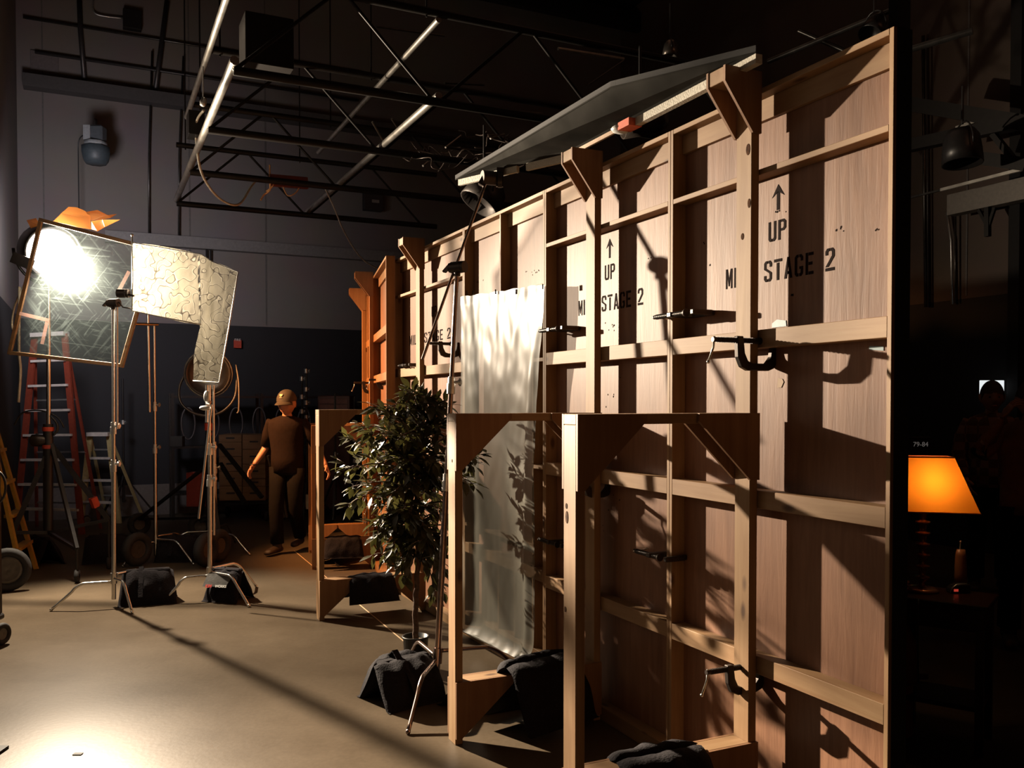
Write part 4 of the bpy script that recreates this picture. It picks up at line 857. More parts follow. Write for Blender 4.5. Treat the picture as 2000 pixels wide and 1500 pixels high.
# moving light hanging by the wall
q = at(187, 285, 11.9); t = T('wall_floodlight', 'dark octagonal floodlight with a grey body hanging before the back wall, top left', 'light', q)
m = MB().lathe([(0, -.24), (.13, -.24), (.17, -.18), (.185, -.10), (.185, -.02), (.15, .0), (0, .0)], q, 8); m.build('octagonal_head', plain('slate_housing', (.05, .065, .075), .5), t, world=True)
MB().lathe([(.15, .001), (.15, .05), (0, .05)], q, 8).build('collar_ring', plain('pale_ring', (.35, .37, .38), .5), t, world=True)
MB().box((q.x-.12, q.y-.08, q.z+.051), (q.x+.12, q.y+.08, q.z+.26)).build('body', plain('slate_body', (.07, .08, .09), .5), t, world=True, bevel=.02)
MB().box((q.x-.12, q.y-.10, q.z+.06), (q.x-.03, q.y-.081, q.z+.25)).build('grey_panel', plain('light_panel', (.28, .29, .30), .5), t, world=True)
MB().cyl(q+up*.25, bw(187, 235, .02), .02).build('bracket_arm', BLK, t, world=True)
MB().tube(smooth_path([q+up*.18, at(168, 262, 11.9), at(154, 275, 11.95), at(153, 320, 12.0), at(155, 470, 12.0)], 6), .008, 5).build('cable', BCAB, t, world=True)

# ---------------------------------------------------------------- ladders
def ladder(label, bl, br, tl, tr, n, rail, step, rear=(0, .9, 0), rw_=.05, toph=.05, z0=.3, dz=.305, group=None, topcap=True, reartop=True):
    bl, br, tl, tr = map(Vector, (bl, br, tl, tr)); t = T('step_ladder', label, 'ladder', bl, 0, group); rear = Vector(rear)
    for a, b in ((bl, tl), (br, tr)): MB().bar(a, b, .03, rw_*1.5, (br-bl)).build('side_rail', rail, t, world=True)
    for i in range(n):
        z = z0+i*dz; k = (z-bl.z)/(tl.z-bl.z)
        if k > .97: break
        a = lerp(bl, tl, k); b = lerp(br, tr, k); MB().bar(a, b, .085, .028, (0, 0, 1)).build('step', step, t, world=True)
    if topcap: MB().bar(tl+(tl-tr)*.06, tr+(tr-tl)*.06, .15, toph, (0, 0, 1)).build('top_cap', step, t, world=True)
    if reartop:
        for a, b in ((bl, tl), (br, tr)): MB().bar(a+rear, b, .022, .035, (br-bl)).build('rear_rail', rail, t, world=True)
        for i in (1, 3, 5):
            if i*.33 < tl.z-.2: z = i*.33; k = z/tl.z; MB().bar(lerp(bl+rear, tl, k), lerp(br+rear, tr, k), .02, .02).build('rear_brace', ALU, t, world=True)
    return t
DALU = plain('dusty_aluminium', (.55, .50, .46), .5, .1)
ladder('tall red fibreglass step ladder with aluminium steps behind the crank stand', onz(30, 1040), onz(160, 1044), at(68, 655, 10.95), at(126, 652, 10.95), 9, REDFG, DALU, rear=(.0, .5, 0))
FADEY = plain('faded_yellow_rail', (.48, .38, .18), .6)
ladder('small step ladder with pale steps right of the tall red ladder', onz(158, 1020), onz(232, 1022), at(176, 848, 11.75), at(213, 848, 11.75), 4, FADEY, DALU, rear=(.1, .55, 0), z0=.28, dz=.3)
ladder('bright yellow fibreglass ladder cut by the left edge, beside the red ladder', onz(44, 1133), onz(71, 1112), at(-22, 822, 8.35), at(-12, 822, 8.75), 4, YEL, YEL, rear=(-.6, .1, 0), z0=.27, dz=.3, topcap=False, reartop=False)

# ---------------------------------------------------------------- wheels / rolling gear
def tyre(label, c, r, wd, ax=(1, 0, 0), group='pneumatic tyres of the rolling stands', name='rubber_tyre'):
    t = T(name, label, 'wheel', c, 0, group); c = Vector(c); ax = Vector(ax).normalized(); x, y, z = basis(ax)
    MB().tube([c+x*(r-wd*.5)*cos(a)+y*(r-wd*.5)*sin(a) for a in [2*pi*i/28 for i in range(28)]], wd*.5, 10, closed=True).build('tyre', RUB, t, world=True)
    m = MB().lathe([(0, -wd*.2), (r*.25, -wd*.3), (r*.5, -wd*.2), (r*.62, -wd*.32), (r*.62, wd*.32), (r*.5, wd*.2), (r*.25, wd*.3), (0, wd*.2)], c, 18, ax); m.build('hub', plain('wheel_hub', (.10, .09, .08), .4, .6), t, world=True)
    return t
def onfloor(px, pyb, r): q = onz(px, pyb); return Vector((q.x, q.y, r))
tyre('black tyre on the floor between the two front c-stands', onfloor(268, 1106, .17), .17, .09, (.9, -.5, 0))
tyre('small black tyre in the dark behind the third c-stand', onfloor(272, 1046, .14), .14, .08, (.6, -.8, 0))
tyre('black tyre with a grey hub behind the grey sandbag stand', onfloor(392, 1052, .15), .15, .085, (.3, -.9, 0))
tyre('left one of the two fat tyres behind the second c-stand', onfloor(403, 1107, .17), .17, .10, (.95, -.3, 0))
tyre('right one of the two fat tyres behind the second c-stand', onfloor(428, 1098, .17), .17, .10, (.95, -.3, 0))
tyre('black tyre partly cut by the left edge beside the yellow ladder', onfloor(14, 1156, .19), .19, .08, (.5, -.85, 0))
q = onfloor(4, 1260, .075); t = tyre('grey caster at the left edge under the black cart', q, .075, .04, (1, -.2, 0), group=None, name='caster_wheel')
q = onfloor(170, 1026, .07); tyre('pale small caster lying in the dark by the small ladder', q, .07, .03, (.6, -.8, 0), group=None, name='caster_wheel')
# cart at the left edge
c0_ = Vector((-3.62, 5.95, 0)); t = T('equipment_cart', 'black equipment cart at the left edge with a red and white corner', 'cart', c0_)
MB().box((-.5, -.02, .14), (.13, .12, .18)).build('lower_shelf', BLK, t, bevel=.01)
MB().box((-.5, -.02, 1.28), (.10, .12, 1.5)).build('top_bin', TRUSS, t, bevel=.01)
for x, y in ((.09, 0), (.09, .1), (-.46, 0), (-.46, .1)): MB().box((x-.02, y-.02, .15), (x+.02, y+.02, 1.3)).build('post', BLK, t)
MB().box((.04, -.03, 1.36), (.13, -.021, 1.40)).build('white_strip', plain('strip_white', (.5, .5, .45)), t); MB().box((.02, -.035, 1.18), (.12, -.022, 1.26)).build('red_panel', RED, t)
MB().tube([Vector((.16+.07*cos(a), -.03, 1.06+.11*sin(a))) for a in [2*pi*i/20 for i in range(20)]], .008, 6, closed=True).build('cable_coil', BCAB, t)
MB().box((-.48, 0, .19), (.05, .1, .9)).build('case', TRUSS, t, bevel=.02)
# fresnel lamp in the dark
q = at(407, 730, 9.7); d = Vector((.1, -1, -.05)).normalized(); t = T('fresnel_lamp', 'big unlit round lamp with a curved yoke behind the tail of the crinkled flag', 'lamp', q)
DG = plain('worn_dark_grey', (.07, .06, .055), .35, .5)
MB().lathe([(0, .32), (.17, .30), (.23, .2), (.25, .0), (.24, -.03), (.225, -.03), (.22, .02), (.16, .06), (0, .07)], q, 26, -d).build('housing', DG, t, world=True)
MB().lathe([(.252, -.01), (.262, -.01), (.262, .01), (.252, .01)], q, 26, -d).build('rim', plain('rim_grey', (.30, .27, .24), .3, .7), t, world=True)
MB().tube(smooth_path([q+Vector((-.25, .1, .05)), q+Vector((-.33, .05, -.12)), q+Vector((-.31, 0, -.30)), q+Vector((-.18, -.02, -.42)), q+Vector((0, 0, -.46)), q+Vector((.17, 0, -.40)), q+Vector((.28, .04, -.24)), q+Vector((.28, .1, .05))], 5), .014, 8).build('yoke', DG, t, world=True)
MB().tube(smooth_path([q+Vector((.27, .1, .1)), q+Vector((.33, 0, -.1)), q+Vector((.33, 0, -.38)), q+Vector((.31, 0, -.43))], 5), .008, 5).build('pull_cord', plain('cord_grey', (.2, .17, .15)), t, world=True)
b0 = Vector((q.x, q.y, .16)); t = T('rolling_stand', 'dark rolling stand under the unlit round lamp, with splayed legs and a red sleeve', 'stand', (q.x, q.y, 0))
MB().cyl(b0+up*.1, q-up*.47, .035, n=12).build('column', BLK, t, world=True)
MB().cyl(q-up*.62, q-up*.54, .045, n=12).cyl(q+Vector((.03,-.04,-.66)), q+Vector((.03,-.09,-.66)), .022, n=10).build('red_knob', RED, t, world=True)
for f in (onfloor(392, 1052, .2), onfloor(428, 1098, .3), onfloor(272, 1046, .2)): MB().bar(Vector((q.x, q.y, .95)), f, .035, .03).bar(b0+up*.2, f, .03, .03).build('leg', BLK, t, world=True)
bx('red_bag', 'dull red soft case leaning in the dark left of the stacked wooden boxes', 'case', 390, 955, 11.0, .26, .2, .42, plain('red_cloth', (.20, .02, .012), .8))
# stands and dark gear
def tripod(label, c, top, spread, r=.018, mat=None, knobs=(), group='light stands standing in the dark'):
    c = Vector((c[0], c[1], 0)); t = T('light_stand', label, 'stand', c, 0, group); mat = mat or BLK
    MB().cyl(c+up*.25, c+up*top, r, r*.7, n=10).build('pole', mat, t, world=True)
    for i in range(3):
        a = .6+2.094*i; f = c+Vector((cos(a)*spread, sin(a)*spread, .01)); MB().bar(c+up*.62, f, .022, .022).build('leg', mat, t, world=True)
    for z in knobs: m = MB().cyl(c+up*(z-.03), c+up*(z+.03), r*1.7, n=10); knob(m, c+up*z, (1, -.4, 0), .014, .05); m.build('locking_knob', ALU, t, world=True)
    return t
q = onz(242, 1016); tripod('thin dark light stand behind the wooden frame, left of the third c-stand', (q.x, q.y), 1.95, .45, knobs=(1.35,))
tripod('stand with chrome knobs behind the right shoulder of the walking person', (at(590, 800, 12.2).x, 12.2), 2.0, .35, knobs=(1.35, 1.5, 1.7, 1.95))
tripod('twin stand with chrome knobs just right of the cap of the walking person', (at(597, 800, 12.0).x, 12.05), 2.1, .4, knobs=(1.42, 1.62, 1.8, 2.05))
tripod('slim stand seen through the brace frame behind the ficus', (at(655, 900, 12.4).x, 12.4), 1.75, .3, knobs=(.9, 1.2), mat=DKC); tripod('second slim stand seen through the brace frame, more to the right', (at(690, 900, 12.4).x, 12.5), 1.7, .3, knobs=(.8, 1.1), mat=DKC)
t = T('folded_tripod', 'folded black tripod leaning right behind the walking person', 'tripod', at(548, 1000, 10.3)); 
for dx in (-.05, 0, .05): MB().bar(at(532, 890, 10.2)+Vector((dx, 0, 0)), at(556+dx*90, 1010, 10.5), .022, .03).build('leg', DG, t, world=True)
# dolly rail struts diagonal in front of the boxes
for i, (x1, y1, x2, y2) in enumerate(((428, 868, 512, 972), (430, 905, 480, 985))):
    one(MB().bar(at(x1, y1, 11.2), at(x2, y2, 11.0), .05, .04), 'strut_bar', BLK, ('black diagonal strut in front of the stacked wooden boxes, upper one', 'black diagonal strut in front of the stacked wooden boxes, lower one')[i], 'bar', at(x1, y1, 11.2), group='black struts by the wooden boxes')
# apple boxes
def apple(label, c, w_=.305, h_=.20, dd=.5, n=2, rz=.08):
    t = T('apple_box', label, 'box', c, rz, 'stacked wooden apple boxes')
    MB().box((-w_/2, 0, 0), (w_/2, dd, h_)).build('body', BOXW, t, bevel=.004)
    m = MB()
    for i in range(1): 
        z = h_*.52; m.prism([(-.05, -.012), (.05, -.012), (.062, 0), (.05, .012), (-.05, .012), (-.062, 0)], (0, .003, 0), (0, -.0035, z), (1, 0, 0), (0, 0, 1))
    m.build('hand_hole', RUB, t); return t
t = T('box_trolley', 'low black trolley under the stacked wooden boxes', 'trolley', at(473, 985, 12.1)); q = t.location; base_z = at(473, 978, 12.0).z
MB().box((-.42, -.05, base_z-.05-q.z), (.40, .6, base_z-.002-q.z)).build('deck', BLK, t, bevel=.005)
for x in (-.36, .34):
    for y in (0, .5): MB().cyl((x-.02, y, .07-q.z), (x+.02, y, .07-q.z), .07, n=14).bar((x, y, .1-q.z), (x, y, base_z-.05-q.z), .04, .04).build('caster', RUB, t)
for col_, px in ((0, 450), (1, 496)):
    hs_ = (.20, .20, .20, .20, .10) if col_ == 0 else (.20, .10, .20, .20, .20); z = base_z
    for i, h_ in enumerate(hs_):
        c = at(px, 900, 12.0); c.z = z; apple('wooden apple box, %s, %s of the stack' % (('left column', 'right column')[col_], ('bottom', 'second from the bottom', 'middle', 'second from the top', 'topmost')[i]), c, h_=h_-.003); z += h_
# tool chest
q = at(652, 796, 12.6); t = T('tool_chest', 'dull red tool chest with shallow drawers behind the person', 'tool chest', (q.x, q.y, 0))
MB().box((-.23, 0, .1), (.23, .4, 1.72)).build('body', plain('dull_red_metal', (.085, .02, .016), .5), t, bevel=.01)
for i in range(4): MB().box((-.20, -.012, 1.35+i*.085), (.20, -.001, 1.42+i*.085)).build('drawer', plain('dull_red_drawer', (.15, .04, .03), .5), t, bevel=.003)
bx('control_box', 'small dark box with faint digits hanging on the rack behind', 'box', 347, 862, 11.8, .16, .1, .14, plain('dark_plastic', (.03, .027, .025), .5))
bx('white_rag', 'white glove or rag hanging inside the farthest brace', 'rag', 600, 980, 9.6, .03, .02, .16, plain('rag_white', (.6, .55, .48), .9))
# dark clutter rack along the back wall
t = T('equipment_rack', 'dark equipment rack with hanging cables along the back wall', 'rack', BW0+P*.6+BN*.7)
for s_1 in (0, 1.2, 2.4):
    for o_ in (.35, .75): a = BW0+P*(.2+s_1)+BN*o_; MB().bar(a, a+up*1.75, .04, .04, BN).build('post', BLK, t, world=True)
for z in (.35, 1.0, 1.7): a = BW0+P*.2+BN*.55; MB().bar(a+up*z, a+P*2.4+up*z, .42, .03, (0, 0, 1)).build('shelf', BLK, t, world=True)
random.seed(5)
for i in range(7):
    a = BW0+P*(.4+i*.32)+BN*.78+up*1.55; m = MB(); m.tube([a+P*(.09*cos(b))+up*(-.22+.22*sin(b)) for b in [2*pi*j/18 for j in range(18)]], .012, 6, closed=True); m.build('cable_coil', plain('coil_grey', (.06, .05, .05), .5), t, world=True)

# ---------------------------------------------------------------- right side: far wall fittings
GRW = 'pipes on the right-hand wall'
bpipe('tall vertical conduit on the right-hand wall behind the masking flat, left one', [(1803, 70), (1808, 600)], .02, wallf=rw, group=GRW)
bpipe('tall vertical conduit on the right-hand wall behind the masking flat, right one', [(1811, 75), (1813, 600)], .012, DKC, wallf=rw, group=GRW)
bpipe('short vertical conduit under the duct on the right-hand wall', [(1850, 415), (1858, 470), (1860, 594)], .016, ALU, wallf=rw, group=GRW)
bpipe('second short vertical conduit under the duct on the right-hand wall', [(1866, 420), (1866, 592)], .012, BLKPIPE, wallf=rw, group=GRW)
def rbar(label, x1, y1, x2, y2, w_, h_, mat, off=.4, name='beam', cat='beam'): a = rw(x1, y1, off); b = rw(x2, y2, off); return one(MB().bar(a, b, w_, h_), name, mat, label, cat, a, group='beams and ducts on the right-hand wall')
rbar('dark upper beam before the right-hand wall', 1775, 203, 2010, 242, .16, .14, TRUSS, .9); rbar('dark sloping beam crossing up to the right before the right-hand wall', 1775, 285, 2010, 235, .12, .12, TRUSS, .9)
rbar('dark lower beam before the right-hand wall', 1850, 300, 2010, 322, .12, .12, TRUSS, .9); rbar('dark diagonal strut between the beams of the right-hand wall', 1940, 262, 1985, 318, .06, .05, TRUSS, .9)
rbar('bright rail on the right-hand wall above the duct', 1838, 371, 1998, 330, .03, .03, SILV, .7, 'wall_rail', 'rail'); rbar('dull rail left of the bright rail on the right-hand wall', 1770, 388, 1838, 371, .02, .02, BLKPIPE, .7, 'wall_rail', 'rail')
rbar('grey duct with a lit lower edge on the right-hand wall', 1858, 402, 2010, 368, .14, .22, plain('duct_grey', (.16, .14, .12), .5), .25, 'wall_duct', 'duct')
m = MB(); m.bar(rw(1929, 405, .3), rw(1929, 462, .3), .05, .05); m.bar(rw(1912, 410, .3), rw(1929, 442, .3), .03, .03); m.bar(rw(1943, 405, .3), rw(1931, 442, .3), .03, .03)
one(m, 'wall_bracket', TRUSS, 'dark triangular bracket hanging under the grey duct', 'bracket', rw(1929, 420, .3))
t = can('dark cylindrical lamp hanging before the right-hand wall between the beams', 1880, 320, 8.2, .17, .32, (0, .1, 1), BLK)
one(MB().bar(rw(1868, 250, .95), rw(1908, 236, .95), .03, .03), 'light_bar', SILV, 'short bright bar above the dark cylindrical lamp', 'bar', rw(1868, 250, .95))
# ceiling pipes right of centre
pipe('dark ceiling pipe crossing behind the top of the near wall', at(1530, 170, 8.5), at(1900, 60, 7.5), .03, BLKPIPE); pipe('second dark ceiling pipe crossing behind the top of the near wall', at(1500, 120, 8.8), at(1740, 20, 8.0), .025, BLKPIPE); pipe('dark ceiling pipe rising towards the top right', at(1560, 60, 9), at(1720, 130, 8.6), .022, BLKPIPE)
# green indicator, number sign, small window
t = one(MB().ball(at(1759, 1042, 7.2), .03, 12, 8), 'indicator_lamp', emit('green_light', (.02, .62, .32), .9), 'small green indicator light in the dark left of the table lamp', 'light', at(1759, 1042, 7.2))
q = at(1797, 868, 7.0); t = bx('sign_board', 'dark sign with the pale number 79-84 above the orange lamp', 'sign', 1797, 868, 7.0, .16, .02, .12, BLK)
text('79-84', .052, emit('lit_number', (.30, .27, .25), .25), t, q-Vector((0, .0115, 0)), (1, 0, 0), up)
q = at(1937, 757, 11.3); sn = emit('daylight_pane', (.75, .80, .82), 1.0)
t = bx('window_pane', 'small bright white window or screen behind the plaid-shirted person', 'screen', 1937, 757, 9.2, .25, .02, .15, sn)
one(MB().bar(at(1937, 775, 9.3), Vector((at(1937, 775, 9.3).x, 9.3, 0)), .05, .05), 'screen_stand', BLK, 'dark stand holding the small bright screen', 'stand', Vector((at(1937, 775, 9.3).x, 9.3, 0)))
#==PLANT==
random.seed(21)
pb = onz(812, 1305); pb = Vector((pb.x, pb.y, 0)); t = T('potted_ficus', 'artificial ficus tree with glossy dark leaves in a small black pot', 'plant', pb); PXM = F_PX/pb.y
MB().lathe([(0, .004), (.062, .004), (.066, .01), (.078, .19), (.084, .19), (.084, .20), (.074, .20), (.072, .16), (0, .16)], pb, 24).build('pot', POT, t, world=True)
MB().lathe([(0, .172), (.05, .175), (.0725, .168)], pb, 20).build('soil', SOIL, t, world=True)
tr = [pb+Vector((0, 0, .16)), pb+Vector((.002, 0, .45)), pb+Vector((.02, .01, .75)), pb+Vector((.0, 0, 1.0)), pb+Vector((.035, 0, 1.3)), pb+Vector((.02, .01, 1.62))]
sp = smooth_path(tr, 8); MB().tube([p+Vector((random.uniform(-.004, .004), random.uniform(-.004, .004), 0)) for p in sp], [.019-.013*i/len(sp) for i in range(len(sp))], 8).build('trunk', BARK, t, world=True)
MB().tube([p+Vector((.012*sin(i*.5), .012*cos(i*.5), 0)) for i, p in enumerate(sp[10:34])], .006, 6).build('trunk_vine', BARK, t, world=True)
LV = MB(); BR = MB()
def leaf(p, d, L, wd, nrm):
    d = Vector(d).normalized(); s = d.cross(nrm).normalized(); u = s.cross(d).normalized(); k = L*.16
    vs = [p, p+d*L*.22+s*wd*.40+u*k*.25, p+d*L*.55+s*wd*.5+u*k*.2, p+d*L*.82+s*wd*.24-u*k*.1, p+d*L*1.02-u*k*.5, p+d*L*.82-s*wd*.24-u*k*.1, p+d*L*.55-s*wd*.5+u*k*.2, p+d*L*.22-s*wd*.40+u*k*.25, p+d*L*.22, p+d*L*.55-u*k*.05, p+d*L*.82-u*k*.25]
    LV.add(vs, [(0, 1, 8), (1, 2, 9, 8), (2, 3, 10, 9), (3, 4, 10), (4, 5, 10), (5, 6, 9, 10), (6, 7, 8, 9), (7, 0, 8)], True)
# branches: (height on trunk, tip px, tip py, depth offset)
tips = [(1.15, 680, 985, -.1), (1.1, 688, 950, .1), (1.2, 676, 915, -.15), (1.25, 690, 860, 0), (1.35, 705, 832, .1), (1.4, 735, 800, -.1), (1.45, 760, 792, .05), (1.5, 800, 765, 0), (1.55, 823, 772, .1), (1.5, 850, 790, -.05), (1.4, 875, 790, .1),
        (1.3, 905, 860, .0), (1.25, 928, 905, .05), (1.2, 925, 945, -.05), (1.15, 930, 890, -.1), (1.0, 880, 1010, .1), (1.0, 735, 1020, 0), (.95, 740, 1050, .1), (.9, 752, 1085, -.05), (.85, 775, 1080, .1), (.8, 790, 1120, 0), (.8, 850, 1160, .05), (.85, 870, 1110, -.1), (.9, 868, 1060, 0),
        (1.25, 740, 900, .25), (1.25, 850, 900, -.25), (1.3, 780, 850, -.28), (1.3, 830, 850, .28), (1.1, 770, 960, -.25), (1.1, 850, 970, .25), (1.0, 800, 1010, -.2), (1.4, 810, 810, .2), (1.2, 720, 880, .15), (1.35, 860, 830, 0), (.95, 835, 1060, -.15), (1.2, 760, 930, -.1), (1.3, 720, 845, -.2), (1.28, 775, 880, .2), (1.18, 835, 930, 0), (1.22, 800, 900, -.22), (1.05, 745, 985, .15), (1.1, 880, 940, .15), (1.32, 750, 850, .1), (.9, 735, 1045, -.15)]
for h, px, py, dy in tips:
    tip = at(px, py, pb.y+dy); k = (h-.16)/1.46; st = sp[min(len(sp)-1, max(0, int(k*len(sp))))]; mid = lerp(st, tip, .5)+Vector((0, 0, .05)); path = smooth_path([st, mid, tip], 8)
    BR.tube(path, [.006-.004*i/len(path) for i in range(len(path))], 5); n = len(path)
    for i in range(2, n):
        for _ in range(2):
            p = path[i]+Vector([random.uniform(-.012, .012) for _ in range(3)]); ax = (path[i]-path[i-1]).normalized()
            d = ax*.7+Vector([random.uniform(-.75, .75) for _ in range(3)])+Vector((0, 0, -.28)); L = random.uniform(.07, .10)
            q2 = p+d.normalized()*.02; BR.cyl(p, q2, .0012, n=4, caps=False); leaf(q2, d, L, L*.46, Vector((random.uniform(-.4, .4), random.uniform(-.5, .3), 1)))
        if i % 3 == 0 and i < n-1:
            sd = Vector((random.uniform(-1, 1), random.uniform(-1, 1), random.uniform(-.3, .5))).normalized()*.10; tp2 = path[i]+sd
            BR.tube([path[i], path[i]+sd*.5+Vector((0, 0, .01)), tp2], .002, 4)
            for _ in range(4):
                p = lerp(path[i], tp2, random.uniform(.3, 1)); d = sd.normalized()*.6+Vector([random.uniform(-.8, .8) for _ in range(3)])+Vector((0, 0, -.25)); L = random.uniform(.065, .09); leaf(p, d, L, L*.46, Vector((random.uniform(-.4, .4), random.uniform(-.5, .3), 1)))
BR.build('branches', BARK, t, world=True); lf = LV.build('foliage', LEAF, t, world=True); lf['kind'] = 'stuff'

#==TABLE==
tz = .70; c_ = [onz(1765, 1166, tz), onz(1931, 1186, tz), onz(1955, 1160, tz)]
front = (c_[1]-c_[0]).normalized(); side = Vector((-front.y, front.x, 0)); L_ = (c_[1]-c_[0]).length+.06; o0 = c_[1]-front*L_; dp = .34
t = T('side_table', 'small dark wooden side table under the glowing orange lamp', 'table', (o0.x, o0.y, 0), atan2(front.y, front.x))
MB().box((0, 0, tz-.022), (L_, dp, tz)).build('tabletop', DKW, t, bevel=.004)
MB().box((.03, .02, tz-.13), (L_-.03, dp-.02, tz-.0225)).build('apron', DKW, t)
MB().box((.03, .03, .20), (L_-.03, dp-.03, .222)).build('lower_shelf', DKW, t)
for x in (.02, L_-.055):
    for y in (.015, dp-.05): MB().box((x, y, 0), (x+.035, y+.035, tz-.023)).build('leg', DKW, t)
MB().tube([Vector((L_*.30, -.004, tz-.001)), Vector((L_*.30, -.012, tz-.05)), Vector((L_*.30, -.01, tz-.2)), Vector((L_*.31, -.01, .3))], .004, 6).build('lamp_cord', BCAB, t)
lb = at(1801, 1155, c_[0].y+.13); lb.z = tz+.001; t = T('table_lamp', 'lit table lamp with an orange linen shade and a ringed dark base', 'lamp', lb); ux_ = front; vx_ = side
prof = [(0, 0), (.075, 0), (.078, .008), (.06, .018), (.025, .024)]; z_ = .024
for i in range(7): prof += [(.016, z_+.006), (.018, z_+.03), (.034, z_+.042), (.034, z_+.050), (.016, z_+.054)]; z_ += .054
prof += [(.014, z_+.01), (.014, z_+.03), (0, z_+.03)]; ztop = z_+.03
MB().lathe(prof, lb, 22).build('base', plain('dark_bronze', (.28, .13, .07), .28, .7), t, world=True)
hz = lb+up*(ztop+.0); MB().tube([hz+ux_*.028*cos(a)*(.9)+up*(.03+.03*sin(a)) for a in [2*pi*i/16 for i in range(16)]], .004, 6, closed=True).build('harp_ring', ALU, t, world=True)
sc_ = at(1835, 1000, lb.y); zb = at(1835, 1001, lb.y-.1).z; zt = at(1815, 893, lb.y-.05).z; shc = Vector((lb.x+.055, lb.y, 0)); rzs = Matrix.Rotation(radians(-14), 3, 'Z')
def ring(hw, hd, z, dx=0): return [shc+rzs @ Vector((a*hw+dx, b*hd, 0))+up*z for a, b in ((-1,-1),(1,-1),(1,1),(-1,1))]
b4 = ring(.178, .125, zb); t4 = ring(.118, .075, zt, -.045); m = MB(); m.add(b4+t4, [(0, 1, 5, 4), (1, 2, 6, 5), (2, 3, 7, 6), (3, 0, 4, 7)]); lsh = m.build('lamp_shade', SHADE, t, world=True)
TRIM = plain('dark_orange_trim', (.45, .10, .02), .6)
for q4 in (b4, t4):
    m = MB()
    for i in range(4): m.cyl(q4[i], q4[(i+1) % 4], .0035, n=6)
    m.build('shade_trim', TRIM, lsh, world=True)
bulb = shc+up*((zb+zt)/2+.0)+rzs @ Vector((-.02, 0, 0)); MB().ball(bulb, .026, 12, 8).build('light_bulb', BULB, t, world=True)
lo_ = light('table_lamp_bulb', 'POINT', bulb, 7.5, (1, .62, .30), shadow_soft_size=.028); t['note'] = ''
del t['note']
MB().cyl(hz+up*.02, bulb, .004, n=6).build('socket_stem', GRIP, t, world=True)
# phone handset, ashtray-like object and trinket
q = at(1876, 1140, lb.y+.03); q.z = tz+.001; t = T('handset', 'upright brown cordless handset with a short pale antenna on the side table', 'handset', q); BRN = plain('brown_plastic', (.22, .09, .04), .35)
MB().loft([(q+up*0, .030, .022, up, (1,0,0)), (q+up*.08, .030, .022, up, (1,0,0)), (q+up*.17, .026, .02, up, (1,0,0)), (q+up*.20, .020, .016, up, (1,0,0))], 14).build('body', BRN, t, world=True)
MB().cyl(q+Vector((-.006, 0, .195)), q+Vector((-.002, 0, .235)), .003, n=6).ball(q+Vector((-.002, 0, .238)), .006, 8, 6).build('antenna', ALU, t, world=True)
q = at(1876, 1166, lb.y-.05); q.z = tz+.001; t = T('desk_gadget', 'small black rounded gadget with a red light in front of the handset', 'gadget', q)
m = MB().prism([(-.05, 0), (-.045, .02), (-.03, .036), (0, .043), (.045, .043), (.05, .036), (.05, 0)], (0, .05, 0), q); m.build('body', BLK, t, world=True, bevel=.004)
MB().box((q.x-.033, q.y-.003, q.z+.008), (q.x-.012, q.y-.001, q.z+.020)).build('red_light', emit('red_light', (.55, .05, .03), .6), t, world=True); MB().tube([q+Vector((-.05, 0, .003)), q+Vector((-.04, -.002, .028)), q+Vector((-.02, -.002, .043)), q+Vector((.03, -.002, .046))], .0025, 6).build('silver_rim', ALU, t, world=True)
q = at(1769, 1148, lb.y); q.z = tz+.001; m = MB().ball(q+up*.012, (.014, .014, .012), 10, 6).ball(q+up*.032, (.012, .012, .010), 10, 6).ball(q+Vector((.012, 0, .045)), .007, 8, 5); one(m, 'glass_trinket', plain('pale_glass', (.7, .5, .35), .15), 'small shiny glass trinket on the table left of the lamp base', 'trinket', q)
# dim chair back below the table at the left, box on shelf
q = onz(1795, 1480); m = MB().loft([(Vector((q.x, q.y+.3, .25)), .13, .06, up, (1,0,0)), (Vector((q.x, q.y+.3, .45)), .12, .07, up, (1,0,0)), (Vector((q.x-.01, q.y+.32, .60)), .07, .05, up, (1,0,0)), (Vector((q.x-.01, q.y+.32, .64)), .02, .02, up, (1,0,0))], 14)
m.cyl((q.x, q.y+.3, .01), (q.x, q.y+.3, .26), .10, n=14); one(m, 'upholstered_stool', plain('ochre_cloth', (.16, .07, .015), .9), 'dim brown upholstered seat in the dark below the side table', 'seat', (q.x, q.y+.3, 0))
one(MB().box((-.09, -.02, 0), (.09, .10, .03), Matrix.Translation((2.02, 4.48, .2235))), 'book', plain('book_cover', (.12, .07, .05), .3), 'small book lying on the lower shelf of the side table', 'book', (2.02, 4.48, .2235))

